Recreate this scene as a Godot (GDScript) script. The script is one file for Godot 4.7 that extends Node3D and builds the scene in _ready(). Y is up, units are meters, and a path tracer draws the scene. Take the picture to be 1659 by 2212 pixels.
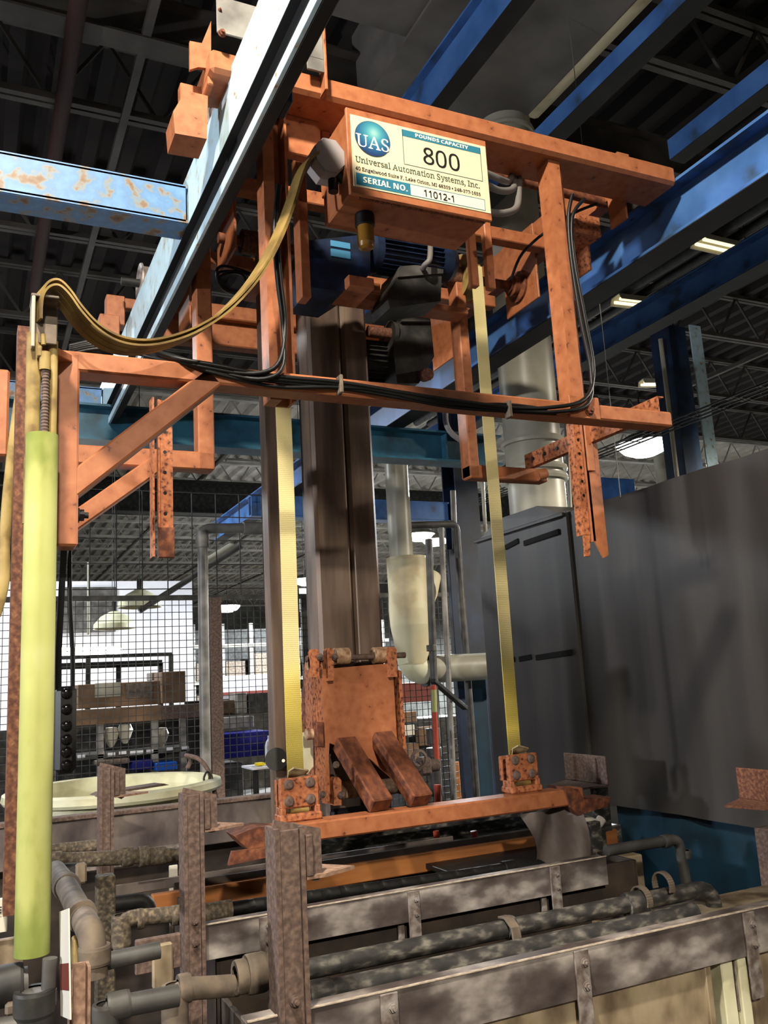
extends Node3D
# Metres, y up. The camera stands at (0, 1.6, 0); the overhead runways run along z, the tanks and cross beams along x.

var M := {}
var used := {}


# ---------- mesh helpers ----------
func S() -> SurfaceTool:
	var s := SurfaceTool.new()
	s.begin(Mesh.PRIMITIVE_TRIANGLES)
	return s


func tri(s: SurfaceTool, a: Vector3, b: Vector3, c: Vector3, away: Vector3, sg := -1) -> void:
	# wound clockwise as seen from outside; "away" is a point on the inner side
	if (b - a).cross(c - a).dot((a + b + c) / 3.0 - away) > 0.0:
		var t := b
		b = c
		c = t
	s.set_smooth_group(sg)
	s.add_vertex(a)
	s.add_vertex(b)
	s.add_vertex(c)


func quad(s: SurfaceTool, a: Vector3, b: Vector3, c: Vector3, d: Vector3, away: Vector3, sg := -1) -> void:
	tri(s, a, b, c, away, sg)
	tri(s, a, c, d, away, sg)


func box(s: SurfaceTool, c: Vector3, size: Vector3, bev := 0.003, B := Basis()) -> void:
	# a box with chamfered edges
	var h := size / 2.0
	var e := minf(bev, minf(h.x, minf(h.y, h.z)) * 0.45)
	var p := func(sx: float, sy: float, sz: float, ax: int) -> Vector3:
		var v := Vector3(sx * (h.x - e), sy * (h.y - e), sz * (h.z - e))
		v[ax] = [sx * h.x, sy * h.y, sz * h.z][ax]
		return c + B * v
	for ax in 3:
		var u := (ax + 1) % 3
		var w := (ax + 2) % 3
		for sg in [-1.0, 1.0]:
			var q := []
			for k in [[-1, -1], [1, -1], [1, 1], [-1, 1]]:
				var v := Vector3.ZERO
				v[ax] = sg
				v[u] = k[0]
				v[w] = k[1]
				q.append(p.call(v.x, v.y, v.z, ax))
			quad(s, q[0], q[1], q[2], q[3], c)
	for ax in 3:
		var u := (ax + 1) % 3
		var w := (ax + 2) % 3
		for k in [[-1, -1], [1, -1], [1, 1], [-1, 1]]:
			var v0 := Vector3.ZERO
			v0[u] = k[0]
			v0[w] = k[1]
			var v1 := v0
			v0[ax] = -1
			v1[ax] = 1
			quad(s, p.call(v0.x, v0.y, v0.z, u), p.call(v1.x, v1.y, v1.z, u), p.call(v1.x, v1.y, v1.z, w), p.call(v0.x, v0.y, v0.z, w), c)
	for sx in [-1, 1]:
		for sy in [-1, 1]:
			for sz in [-1, 1]:
				tri(s, p.call(sx, sy, sz, 0), p.call(sx, sy, sz, 1), p.call(sx, sy, sz, 2), c)


func bb(s: SurfaceTool, x0: float, x1: float, y0: float, y1: float, z0: float, z1: float, bev := 0.003) -> void:
	box(s, Vector3((x0 + x1) / 2.0, (y0 + y1) / 2.0, (z0 + z1) / 2.0), Vector3(absf(x1 - x0), absf(y1 - y0), absf(z1 - z0)), bev)


func along(d: Vector3, up := Vector3.UP) -> Basis:
	# z axis along d, y axis near up
	var z := d.normalized()
	if absf(z.dot(up)) > 0.98:
		up = Vector3(0, 0, 1) if absf(z.z) < 0.9 else Vector3(1, 0, 0)
	var x := up.cross(z).normalized()
	return Basis(x, z.cross(x), z)


func bar(s: SurfaceTool, a: Vector3, b: Vector3, w: float, h: float, bev := 0.003, up := Vector3.UP) -> void:
	box(s, (a + b) / 2.0, Vector3(w, h, a.distance_to(b)), bev, along(b - a, up))


func tube(s: SurfaceTool, pts: Array, r: float, n := 10, caps := true, r_end := -1.0) -> void:
	var rings := []
	var up := Vector3.UP
	var d0: Vector3 = (pts[1] - pts[0]).normalized()
	if absf(d0.y) > 0.9:
		up = Vector3(1, 0, 0)
	var x := d0.cross(up).normalized()
	for i in pts.size():
		var a: Vector3 = pts[maxi(i - 1, 0)]
		var b: Vector3 = pts[mini(i + 1, pts.size() - 1)]
		var d := (b - a).normalized()
		x = (x - d * x.dot(d)).normalized()
		var y := d.cross(x)
		var rr := r if r_end < 0.0 else lerpf(r, r_end, float(i) / (pts.size() - 1))
		var ring := []
		for k in n:
			var t := TAU * k / n
			ring.append(pts[i] + (x * cos(t) + y * sin(t)) * rr)
		rings.append(ring)
	for i in pts.size() - 1:
		var mid: Vector3 = (pts[i] + pts[i + 1]) / 2.0
		for k in n:
			var l := (k + 1) % n
			quad(s, rings[i][k], rings[i][l], rings[i + 1][l], rings[i + 1][k], mid, 1 if n > 6 else -1)
	if caps:
		for k in n:
			var l := (k + 1) % n
			tri(s, pts[0], rings[0][k], rings[0][l], pts[1])
			tri(s, pts[-1], rings[-1][k], rings[-1][l], pts[-2])


func cyl(s: SurfaceTool, a: Vector3, b: Vector3, r: float, n := 16, r2 := -1.0) -> void:
	tube(s, [a, b], r, n, true, r2)


func spline(pts: Array, per := 6) -> Array:
	# Catmull-Rom through the points
	var o := []
	for i in pts.size() - 1:
		var p0: Vector3 = pts[maxi(i - 1, 0)]
		var p3: Vector3 = pts[mini(i + 2, pts.size() - 1)]
		for k in per:
			o.append((pts[i] as Vector3).cubic_interpolate(pts[i + 1], p0, p3, float(k) / per))
	o.append(pts[-1])
	return o


func bend(pts: Array, r: float, per := 5) -> Array:
	# the same polyline with its corners rounded to radius r
	var o := [pts[0]]
	for i in range(1, pts.size() - 1):
		var c: Vector3 = pts[i]
		var d0: Vector3 = (pts[i - 1] - c).normalized()
		var d1: Vector3 = (pts[i + 1] - c).normalized()
		for k in per + 1:
			var t := float(k) / per
			o.append((c + d0 * r).lerp(c, t).lerp(c.lerp(c + d1 * r, t), t))
	o.append(pts[-1])
	return o


func sweep(s: SurfaceTool, pts: Array, w: float, t: float, side: Vector3, cols := []) -> void:
	# a flat strip: w wide along "side", t thick; cols may give one colour per point
	var rings := []
	for i in pts.size():
		var d: Vector3 = (pts[mini(i + 1, pts.size() - 1)] - pts[maxi(i - 1, 0)]).normalized()
		var x := (side - d * side.dot(d)).normalized()
		var y := d.cross(x)
		rings.append([pts[i] - x * w / 2 - y * t / 2, pts[i] + x * w / 2 - y * t / 2, pts[i] + x * w / 2 + y * t / 2, pts[i] - x * w / 2 + y * t / 2])
	for i in pts.size() - 1:
		var mid: Vector3 = (pts[i] + pts[i + 1]) / 2.0
		for k in 4:
			var l := (k + 1) % 4
			if cols.is_empty():
				quad(s, rings[i][k], rings[i][l], rings[i + 1][l], rings[i + 1][k], mid, 1 + k)
			else:
				var a: Vector3 = rings[i][k]
				var b: Vector3 = rings[i][l]
				var c: Vector3 = rings[i + 1][l]
				var e: Vector3 = rings[i + 1][k]
				var flip := (b - a).cross(c - a).dot((a + c) / 2.0 - mid) > 0.0
				s.set_smooth_group(1 + k)
				for v in ([[a, i], [c, i + 1], [b, i], [a, i], [e, i + 1], [c, i + 1]] if flip else [[a, i], [b, i], [c, i + 1], [a, i], [c, i + 1], [e, i + 1]]):
					s.set_color(cols[v[1]])
					s.add_vertex(v[0])
	for i in [0, pts.size() - 1]:
		if not cols.is_empty():
			s.set_color(cols[i])
		quad(s, rings[i][0], rings[i][1], rings[i][2], rings[i][3], pts[1] if i == 0 else pts[-2])


func ext(s: SurfaceTool, poly: Array, o: Vector3, u: Vector3, v: Vector3, w: Vector3, smooth := false) -> void:
	# the polygon (in u, v) swept along w
	var pp := PackedVector2Array(poly)
	var idx := Geometry2D.triangulate_polygon(pp)
	var p := func(q: Vector2, k: float) -> Vector3: return o + u * q.x + v * q.y + w * k
	for i in range(0, idx.size(), 3):
		for k in [0.0, 1.0]:
			tri(s, p.call(pp[idx[i]], k), p.call(pp[idx[i + 1]], k), p.call(pp[idx[i + 2]], k), p.call(pp[idx[i]], 0.5))
	var cw := Geometry2D.is_polygon_clockwise(pp)
	for i in pp.size():
		var a := pp[i]
		var b := pp[(i + 1) % pp.size()]
		var n := Vector2(b.y - a.y, a.x - b.x) * (-1.0 if cw else 1.0)
		var inner := (a + b) / 2.0 - n.normalized() * 0.001
		quad(s, p.call(a, 0.0), p.call(b, 0.0), p.call(b, 1.0), p.call(a, 1.0), p.call(inner, 0.5), 1 if smooth else -1)


func ipoly(w: float, h: float, tw := 0.008, tf := 0.011) -> Array:
	# an I section centred on the origin
	var a := w / 2
	var b := h / 2
	var c := tw / 2
	return [Vector2(-a, -b), Vector2(a, -b), Vector2(a, -b + tf), Vector2(c, -b + tf), Vector2(c, b - tf), Vector2(a, b - tf), Vector2(a, b), Vector2(-a, b), Vector2(-a, b - tf), Vector2(-c, b - tf), Vector2(-c, -b + tf), Vector2(-a, -b + tf)]


func cpoly(w: float, h: float, tw := 0.008, tf := 0.010) -> Array:
	# a channel: web on the left at x = 0, flanges to x = w, centred in y
	var b := h / 2
	return [Vector2(0, -b), Vector2(w, -b), Vector2(w, -b + tf), Vector2(tw, -b + tf), Vector2(tw, b - tf), Vector2(w, b - tf), Vector2(w, b), Vector2(0, b)]


func lathe(s: SurfaceTool, prof: Array, o: Vector3, B := Basis(), n := 24) -> void:
	# prof: Vector2(radius, height) turned about the y axis of B
	for i in prof.size() - 1:
		var a: Vector2 = prof[i]
		var b: Vector2 = prof[i + 1]
		var nrm := Vector2(b.y - a.y, a.x - b.x)
		for k in n:
			var t0 := TAU * k / n
			var t1 := TAU * (k + 1) / n
			var f := func(q: Vector2, t: float) -> Vector3: return o + B * Vector3(q.x * cos(t), q.y, q.x * sin(t))
			var mid := (a + b) / 2 - nrm.normalized() * 0.002
			var inner: Vector3 = f.call(mid, (t0 + t1) / 2)
			if a.x > 1e-5:
				tri(s, f.call(a, t0), f.call(a, t1), f.call(b, t1), inner, i + 1)
			if b.x > 1e-5:
				tri(s, f.call(a, t0), f.call(b, t1), f.call(b, t0), inner, i + 1)


func bolt(s: SurfaceTool, at: Vector3, dir: Vector3, r := 0.012) -> void:
	# a washer, a hexagon nut and the thread end
	cyl(s, at, at + dir * r * 0.25, r * 1.25, 12)
	cyl(s, at + dir * r * 0.2, at + dir * r * 1.0, r, 6)
	cyl(s, at + dir * r, at + dir * r * 1.7, r * 0.5, 8)


# ---------- naming and tagging ----------
func numbered(n: String) -> String:
	used[n] = used.get(n, -1) + 1
	return n if used[n] == 0 else "%s_%03d" % [n, used[n]]


func obj(called: String, s: SurfaceTool, m: Material, parent: Node3D = null) -> MeshInstance3D:
	# commits ONE mesh with its origin at the middle of its base; shapes are given in world metres
	s.generate_normals()
	var mesh := s.commit()
	var ab := mesh.get_aabb()
	var base := ab.position + Vector3(ab.size.x / 2, 0, ab.size.z / 2)
	var s2 := SurfaceTool.new()
	s2.append_from(mesh, 0, Transform3D(Basis(), -base))
	var o := MeshInstance3D.new()
	o.mesh = s2.commit()
	o.mesh.surface_set_material(0, m)
	if parent == null:
		o.name = numbered(called)
		add_child(o, true)
		o.position = base
	else:
		var c := 0
		for k in parent.get_children():
			if String(k.name) == called or String(k.name).begins_with(called + "_") and String(k.name).trim_prefix(called + "_").is_valid_int():
				c += 1
		o.name = called if c == 0 else "%s_%03d" % [called, c]
		parent.add_child(o, true)
		o.position = base - parent.global_position
	return o


func thing(called: String, label: String, category: String, at: Vector3, group := "") -> Node3D:
	var o := Node3D.new()
	o.name = numbered(called)
	add_child(o, true)
	o.position = at
	tag(o, label, category, group)
	return o


func tag(o: Node3D, label: String, category := "", group := "", kind := "") -> Node3D:
	o.set_meta("label", label)
	if category:
		o.set_meta("category", category)
	if group:
		o.set_meta("group", group)
	if kind:
		o.set_meta("kind", kind)
	return o


func struct(called: String, s: SurfaceTool, m: Material, label: String) -> MeshInstance3D:
	var o := obj(called, s, m)
	o.set_meta("kind", "structure")
	o.set_meta("label", label)
	return o


# ---------- materials ----------
func ramp(list: Array, freq: float, sd: int, size := 256, oct := 5, kind := FastNoiseLite.TYPE_SIMPLEX_SMOOTH) -> NoiseTexture2D:
	var g := Gradient.new()
	var off := PackedFloat32Array()
	var col := PackedColorArray()
	for e in list:
		off.append(e[0])
		col.append(e[1])
	g.offsets = off
	g.colors = col
	var n := FastNoiseLite.new()
	n.seed = sd
	n.noise_type = kind
	n.frequency = freq
	n.fractal_octaves = oct
	var t := NoiseTexture2D.new()
	t.width = size
	t.height = size
	t.seamless = true
	t.noise = n
	t.color_ramp = g
	return t


func mk(called: String, list: Array, tile: float, rough: float, metal := 0.0, freq := 0.012, bump := 0.0, stretch := Vector3.ONE, size := 256) -> StandardMaterial3D:
	var m := StandardMaterial3D.new()
	m.resource_name = called
	var sd := called.hash() % 1000
	m.albedo_texture = ramp(list, freq, sd, size)
	m.uv1_triplanar = true
	m.uv1_world_triplanar = true
	m.uv1_scale = stretch / tile
	m.roughness = rough
	m.metallic = metal
	m.metallic_specular = 0.4
	if bump > 0.0:
		m.heightmap_enabled = true
		m.heightmap_texture = ramp([[0.0, Color.BLACK], [1.0, Color.WHITE]], 0.03, sd + 7, 256)
		m.heightmap_scale = bump
	M[called] = m
	return m


func plain(called: String, c: Color, rough := 0.6, metal := 0.0) -> StandardMaterial3D:
	var m := StandardMaterial3D.new()
	m.resource_name = called
	m.albedo_color = c
	m.roughness = rough
	m.metallic = metal
	m.metallic_specular = 0.4
	M[called] = m
	return m


func glow(called: String, c: Color, energy: float) -> StandardMaterial3D:
	var m := plain(called, Color(0.9, 0.9, 0.9), 0.4)
	m.emission_enabled = true
	m.emission = c
	m.emission_energy_multiplier = energy
	return m


func C(r: float, g: float, b: float) -> Color:
	return Color(r, g, b)


func materials() -> void:
	mk("orange", [[0.0, C(.26, .155, .11)], [.13, C(.36, .21, .14)], [.18, C(.55, .325, .205)], [.45, C(.6, .365, .235)], [.7, C(.62, .385, .25)], [1.0, C(.66, .425, .285)]], 0.9, 0.5, 0.0, 0.03, 0.0, Vector3.ONE, 512)
	mk("orange_worn", [[0.0, C(.24, .14, .1)], [.26, C(.33, .19, .12)], [.33, C(.54, .31, .2)], [.55, C(.63, .38, .24)], [1.0, C(.7, .46, .31)]], 0.5, 0.65, 0.0, 0.04, 0.0, Vector3.ONE, 512)
	mk("orange_rust", [[0.0, C(.24, .14, .11)], [.4, C(.34, .19, .13)], [.6, C(.43, .25, .16)], [1.0, C(.56, .34, .22)]], 0.4, 0.75, 0.0, 0.035, 0.1)
	mk("pale_blue", [[0.0, C(.45, .3, .2)], [.15, C(.55, .42, .3)], [.22, C(.68, .7, .68)], [.4, C(.68, .79, .84)], [1.0, C(.74, .84, .9)]], 0.9, 0.45, 0.0, 0.018, 0.0, Vector3.ONE, 512)
	mk("sky_blue", [[0.0, C(.36, .25, .18)], [.28, C(.46, .37, .29)], [.38, C(.46, .49, .5)], [.5, C(.33, .47, .62)], [1.0, C(.39, .55, .74)]], 0.9, 0.5, 0.0, 0.02, 0.0, Vector3.ONE, 512)
	mk("blue", [[0.0, C(.17, .18, .21)], [.2, C(.19, .28, .4)], [.35, C(.21, .35, .56)], [1.0, C(.28, .44, .66)]], 1.1, 0.45, 0.0, 0.012)
	mk("sooty", [[0.0, C(.045, .05, .055)], [.5, C(.075, .08, .085)], [1.0, C(.13, .13, .13)]], 0.7, 0.7)  # plain near-black tone for beam undersides and a few dark parts
	mk("navy", [[0.0, C(.05, .07, .11)], [.4, C(.07, .12, .2)], [1.0, C(.1, .17, .28)]], 1.0, 0.5)
	mk("teal", [[0.0, C(.08, .16, .2)], [.4, C(.14, .32, .4)], [1.0, C(.2, .42, .5)]], 1.2, 0.5)
	mk("deep_teal", [[0.0, C(.03, .11, .15)], [.4, C(.04, .16, .22)], [1.0, C(.06, .2, .28)]], 1.2, 0.6)
	mk("mast_steel", [[0.0, C(.27, .22, .19)], [.4, C(.36, .3, .26)], [.6, C(.42, .35, .3)], [1.0, C(.5, .43, .37)]], 0.5, 0.45, 0.2, 0.02, 0.0, Vector3(1, .12, 1))
	mk("rust", [[0.0, C(.27, .22, .2)], [.45, C(.35, .285, .255)], [.6, C(.39, .32, .285)], [1.0, C(.47, .39, .34)]], 0.3, 0.8, 0.0, 0.06, 0.06)
	mk("rust_red", [[0.0, C(.24, .14, .11)], [.4, C(.34, .21, .16)], [.6, C(.4, .26, .19)], [1.0, C(.54, .38, .27)]], 0.3, 0.8, 0.0, 0.06, 0.06)
	mk("galvanised", [[0.0, C(.34, .29, .27)], [.3, C(.44, .39, .37)], [.5, C(.54, .5, .48)], [.7, C(.6, .57, .55)], [1.0, C(.7, .68, .66)]], 0.5, 0.5, 0.35, 0.02, 0.0, Vector3.ONE, 512)
	mk("stained_steel", [[0.0, C(.22, .19, .19)], [.3, C(.32, .285, .275)], [.5, C(.385, .35, .335)], [.7, C(.44, .4, .37)], [1.0, C(.6, .55, .49)]], 1.2, 0.55, 0.2, 0.01, 0.0, Vector3(1, .6, 1), 512)
	mk("crusted_pipe", [[0.0, C(.2, .18, .155)], [.35, C(.28, .25, .21)], [.55, C(.35, .31, .26)], [.75, C(.44, .395, .32)], [1.0, C(.58, .52, .42)]], 0.25, 0.8, 0.0, 0.05, 0.05)
	mk("tan_pipe", [[0.0, C(.27, .24, .21)], [.4, C(.36, .32, .28)], [1.0, C(.48, .42, .35)]], 0.3, 0.7, 0.0, 0.02, 0.04)
	mk("dark_pipe", [[0.0, C(.12, .12, .12)], [.45, C(.18, .18, .175)], [.6, C(.25, .24, .23)], [.7, C(.36, .345, .32)], [1.0, C(.55, .53, .49)]], 0.5, 0.6, 0.0, 0.03, 0.03, Vector3(.4, 1, 1), 512)
	mk("grey_pvc", [[0.0, C(.17, .165, .16)], [.5, C(.25, .245, .235)], [1.0, C(.36, .35, .335)]], 0.5, 0.5)
	mk("black", [[0.0, C(.03, .03, .03)], [1.0, C(.08, .08, .08)]], 0.5, 0.45)
	mk("motor_dark", [[0.0, C(.09, .09, .09)], [.5, C(.16, .16, .155)], [1.0, C(.26, .25, .23)]], 0.3, 0.55, 0.1)
	mk("motor_blue", [[0.0, C(.04, .06, .09)], [.5, C(.06, .11, .2)], [1.0, C(.1, .2, .34)]], 0.3, 0.5)
	mk("steel_grey", [[0.0, C(.34, .33, .32)], [.5, C(.48, .47, .45)], [1.0, C(.6, .59, .57)]], 0.6, 0.5, 0.2)
	mk("cream_wall", [[0.0, C(.3, .25, .19)], [.35, C(.48, .42, .34)], [.55, C(.58, .52, .42)], [1.0, C(.68, .62, .52)]], 0.9, 0.6, 0.0, 0.01, 0.0, Vector3(1, .6, 1), 512)
	mk("cream_duct", [[0.0, C(.5, .45, .34)], [.3, C(.62, .57, .45)], [.5, C(.74, .7, .57)], [1.0, C(.82, .79, .67)]], 1.6, 0.5, 0.0, 0.01)
	mk("ivory", [[0.0, C(.6, .58, .46)], [.4, C(.8, .79, .66)], [1.0, C(.88, .87, .76)]], 0.8, 0.5)
	mk("pale_pipe", [[0.0, C(.46, .45, .4)], [.5, C(.58, .565, .51)], [1.0, C(.68, .665, .6)]], 1.6, 0.38, 0.0)
	mk("duct_grey", [[0.0, C(.28, .265, .25)], [.5, C(.36, .345, .33)], [1.0, C(.42, .4, .38)]], 1.6, 0.6)
	mk("panel_grey", [[0.0, C(.165, .155, .155)], [.5, C(.195, .185, .183)], [1.0, C(.23, .22, .215)]], 1.3, 0.5, 0.0, 0.012, 0.0, Vector3(1, .12, 1), 512)
	mk("foam", [[0.0, C(.4, .45, .2)], [.22, C(.5, .53, .27)], [.4, C(.62, .63, .37)], [.7, C(.66, .67, .41)], [1.0, C(.7, .71, .5)]], 0.6, 0.95, 0.0, 0.012, 0.05, Vector3(1.2, .5, 1.2))
	mk("yellow_paint", [[0.0, C(.3, .22, .12)], [.3, C(.42, .34, .19)], [.45, C(.54, .46, .27)], [1.0, C(.64, .56, .35)]], 0.4, 0.6)
	mk("cable_yellow", [[0.0, C(.26, .2, .1)], [.4, C(.4, .32, .16)], [.6, C(.5, .41, .21)], [1.0, C(.62, .52, .3)]], 0.5, 0.6)
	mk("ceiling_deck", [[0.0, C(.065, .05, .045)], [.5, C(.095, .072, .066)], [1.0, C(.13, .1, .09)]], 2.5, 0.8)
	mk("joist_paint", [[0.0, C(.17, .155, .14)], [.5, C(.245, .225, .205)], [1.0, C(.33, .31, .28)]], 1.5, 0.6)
	mk("concrete", [[0.0, C(.16, .15, .14)], [.5, C(.24, .23, .21)], [1.0, C(.32, .3, .28)]], 1.8, 0.75)
	mk("white_wall", [[0.0, C(.72, .72, .74)], [1.0, C(.82, .82, .84)]], 2.5, 0.8)
	mk("far_wall", [[0.0, C(.3, .3, .29)], [.5, C(.42, .42, .4)], [1.0, C(.5, .5, .48)]], 3.0, 0.8)
	mk("cardboard", [[0.0, C(.34, .265, .2)], [.5, C(.42, .33, .25)], [1.0, C(.5, .4, .31)]], 0.8, 0.85)
	mk("wood", [[0.0, C(.42, .25, .12)], [.5, C(.58, .36, .18)], [1.0, C(.68, .45, .25)]], 0.6, 0.7, 0.0, 0.02, 0.0, Vector3(.15, 1, 1))
	mk("tank_brown", [[0.0, C(.13, .11, .1)], [.5, C(.2, .17, .15)], [1.0, C(.3, .25, .2)]], 0.8, 0.7)
	mk("salt_crust", [[0.0, C(.5, .45, .4)], [.5, C(.64, .59, .53)], [1.0, C(.76, .72, .66)]], 0.3, 0.8, 0.0, 0.04)  # highlight tone painted on the rail lips
	mk("salt_steel", [[0.0, C(.22, .19, .185)], [.33, C(.31, .275, .265)], [.5, C(.38, .35, .34)], [.64, C(.5, .47, .455)], [1.0, C(.72, .69, .66)]], 1.0, 0.55, 0.15, 0.012, 0.0, Vector3(.7, 1.2, 1), 512)
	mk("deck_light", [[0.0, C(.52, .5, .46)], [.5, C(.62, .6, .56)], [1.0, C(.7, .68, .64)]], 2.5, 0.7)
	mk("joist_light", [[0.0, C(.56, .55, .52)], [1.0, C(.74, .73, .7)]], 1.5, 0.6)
	mk("rust_pale", [[0.0, C(.4, .31, .26)], [.5, C(.54, .43, .36)], [1.0, C(.66, .54, .45)]], 0.3, 0.8, 0.0, 0.05)
	mk("cream_fixture", [[0.0, C(.6, .58, .5)], [1.0, C(.72, .7, .62)]], 0.5, 0.5)
	mk("insulation", [[0.0, C(.36, .3, .2)], [.3, C(.48, .41, .28)], [.5, C(.64, .58, .44)], [1.0, C(.74, .69, .56)]], 0.5, 0.8, 0.0, 0.03, 0.1)
	mk("mesh_wire", [[0.0, C(.16, .16, .16)], [1.0, C(.26, .26, .26)]], 0.5, 0.6, 0.4)
	mk("rubber_roller", [[0.0, C(.4, .26, .17)], [.45, C(.64, .5, .38)], [1.0, C(.82, .74, .64)]], 0.12, 0.6)
	plain("sprinkler", C(.2, .11, .09), 0.7)
	plain("slot_black", C(.015, .015, .015), 0.95)
	plain("button_black", C(.05, .045, .05), 0.15)
	plain("sign_cream", C(.8, .755, .63), 0.5)
	plain("sign_white", C(.8, .78, .72), 0.5)
	plain("sign_teal", C(.16, .42, .5), 0.5)
	plain("print_black", C(.06, .05, .05), 0.6)
	plain("print_green", C(.24, .3, .24), 0.6)
	plain("print_white", C(.9, .88, .8), 0.6)
	plain("print_line", C(.2, .28, .28), 0.6)
	plain("plate_blue", C(.25, .48, .62), 0.5)
	plain("blue_bin", C(.05, .06, .4), 0.5)
	plain("bright_blue", C(.05, .28, .62), 0.5)
	plain("white_plastic", C(.8, .8, .82), 0.5)
	plain("red_orange", C(.66, .24, .14), 0.5)
	plain("conduit_grey", C(.4, .385, .37), 0.55)
	plain("grey_box", C(.56, .54, .54), 0.6)
	plain("rag_white", C(.78, .76, .72), 0.9)
	plain("red_steel", C(.4, .16, .12), 0.6)
	plain("green_tape", C(.62, .62, .4), 0.7)
	plain("safety_yellow", C(.82, .72, .05), 0.6)
	var amber := plain("amber", C(.5, .36, .12), 0.3)
	amber.metallic_specular = 0.5
	var strap := plain("webbing", Color.WHITE, 0.75)
	strap.vertex_color_use_as_albedo = true
	strap.heightmap_enabled = true
	strap.heightmap_texture = weave()
	strap.heightmap_scale = 0.08
	strap.uv1_triplanar = true
	strap.uv1_world_triplanar = true
	strap.uv1_scale = Vector3.ONE / 0.06
	glow("lamp_white", C(1.0, .98, .95), 14.0)
	glow("tube_white", C(1.0, .97, .86), 5.0)
	glow("tube_bright", C(1.0, .99, .96), 12.0)
	glow("sign_self_glow", C(.95, .97, 1.0), 1.0)  # gives the plain hanging sign a glow of its own
	glow("lens_cream", C(1.0, .94, .74), 1.4)
	glow("led_orange", C(1.0, .5, .1), 6.0)
	glow("screen_green", C(.4, .85, .65), 1.2)


func weave() -> ImageTexture:
	# the rib of polyester webbing
	var im := Image.create(64, 64, false, Image.FORMAT_L8)
	for y in 64:
		for x in 64:
			var v := 0.5 + 0.3 * sin(TAU * y / 8.0) + 0.2 * sin(TAU * (x + (y / 8) * 4) / 8.0)
			im.set_pixel(x, y, Color(v, v, v))
	return ImageTexture.create_from_image(im)

func _ready() -> void:
	var cam := Camera3D.new()
	cam.name = "camera"
	cam.fov = 60.94
	cam.position = Vector3(0, 1.6, 0)
	cam.rotation_degrees = Vector3(10.817, -25.504, -3.22)
	cam.near = 0.05
	cam.far = 120.0
	cam.current = true
	add_child(cam)
	var we := WorldEnvironment.new()
	we.name = "world"
	var env := Environment.new()
	env.background_mode = Environment.BG_COLOR
	env.background_color = Color(0.02, 0.02, 0.022)
	env.tonemap_mode = Environment.TONE_MAPPER_LINEAR
	env.tonemap_exposure = 1.0
	env.sdfgi_enabled = true
	env.ssao_enabled = true
	env.ssil_enabled = true
	we.environment = env
	add_child(we)
	materials()
	lamps()
	shell()
	runways()
	duct()
	trolley()
	control_box()
	hoist_drives()
	lifting()
	festoon()
	bumper_mast()
	panels()
	tanks()
	pipework()
	saddles()
	fence()
	backdrop()
	right_background()
	clutter()


# ---------- lamps ----------
func spot(called: String, at: Vector3, energy: float, c: Color, size: float) -> void:
	# the light under a reflector: all downwards
	var l := SpotLight3D.new()
	l.name = numbered(called)
	l.light_color = c
	l.light_energy = energy
	l.spot_range = 60.0
	l.spot_attenuation = 2.0
	l.spot_angle = 84.0
	l.spot_angle_attenuation = 0.3
	l.light_size = size
	l.shadow_enabled = true
	add_child(l)
	l.position = at
	l.basis = along(Vector3.UP)


func omni(called: String, at: Vector3, energy: float, c: Color, size: float) -> void:
	var l := OmniLight3D.new()
	l.name = numbered(called)
	l.light_color = c
	l.light_energy = energy
	l.omni_range = 60.0
	l.omni_attenuation = 2.0
	l.light_size = size
	l.shadow_enabled = true
	add_child(l)
	l.position = at


func high_bay(at: Vector3, r: float, energy: float, label: String, top := 6.03) -> void:
	# at = middle of the glowing lens
	var t := thing("high_bay_lamp", label, "lamp", at)
	var s := S()
	lathe(s, [Vector2(0.0, 0.3), Vector2(0.07, 0.3), Vector2(0.08, 0.16), Vector2(r * 0.55, 0.12), Vector2(r * 0.9, 0.03), Vector2(r + 0.015, -0.01), Vector2(r + 0.015, -0.025), Vector2(r, -0.025), Vector2(r * 0.9, 0.0), Vector2(0.0, 0.02)], at, Basis(), 32)
	obj("reflector", s, M.steel_grey, t)
	s = S()
	lathe(s, [Vector2(0.0, -r * .5), Vector2(r * 0.4, -r * .46), Vector2(r * .72, -r * .32), Vector2(r * .9, -r * .12), Vector2(r * 0.94, -0.005), Vector2(0.0, -0.005)], at, Basis(), 32)
	obj("lens", s, M.lamp_white, t)
	s = S()
	cyl(s, at + Vector3(0, 0.3, 0), Vector3(at.x, top, at.z), 0.012, 8)
	obj("hanging_rod", s, M.motor_dark, t)
	spot("high_bay_light", at + Vector3(0, -r * .5 - .05, 0), energy, Color(1, .955, .88) if at.z > -3.0 else Color(.95, .98, 1), r * .6)


func tube_light(called: String, a: Vector3, b: Vector3, m: Material, label: String, w := 0.14) -> Node3D:
	var t := thing(called, label, "lamp", (a + b) / 2)
	var s := S()
	var B := along(b - a)
	ext(s, [Vector2(-w / 2, -.02), Vector2(-w / 3, .05), Vector2(w / 3, .05), Vector2(w / 2, -.02), Vector2(w / 2 - .006, -.02), Vector2(w / 3 - .006, .042), Vector2(-w / 3 + .006, .042), Vector2(-w / 2 + .006, -.02)], a, B.x, B.y, b - a)
	obj("housing", s, M.cream_fixture, t)
	for k in [.12, .88]:
		s = S()
		var p: Vector3 = a.lerp(b, k)
		cyl(s, p + Vector3(0, .045, 0), Vector3(p.x, 6.03, p.z), .004, 6)
		obj("hanger_wire", s, M.motor_dark, t)
	for k in [-1, 1]:
		s = S()
		cyl(s, a + B.x * w * .22 * k + B.z * .02, b + B.x * w * .22 * k - B.z * .02, 0.016, 10)
		obj("tube", s, m, t)
	return t


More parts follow.
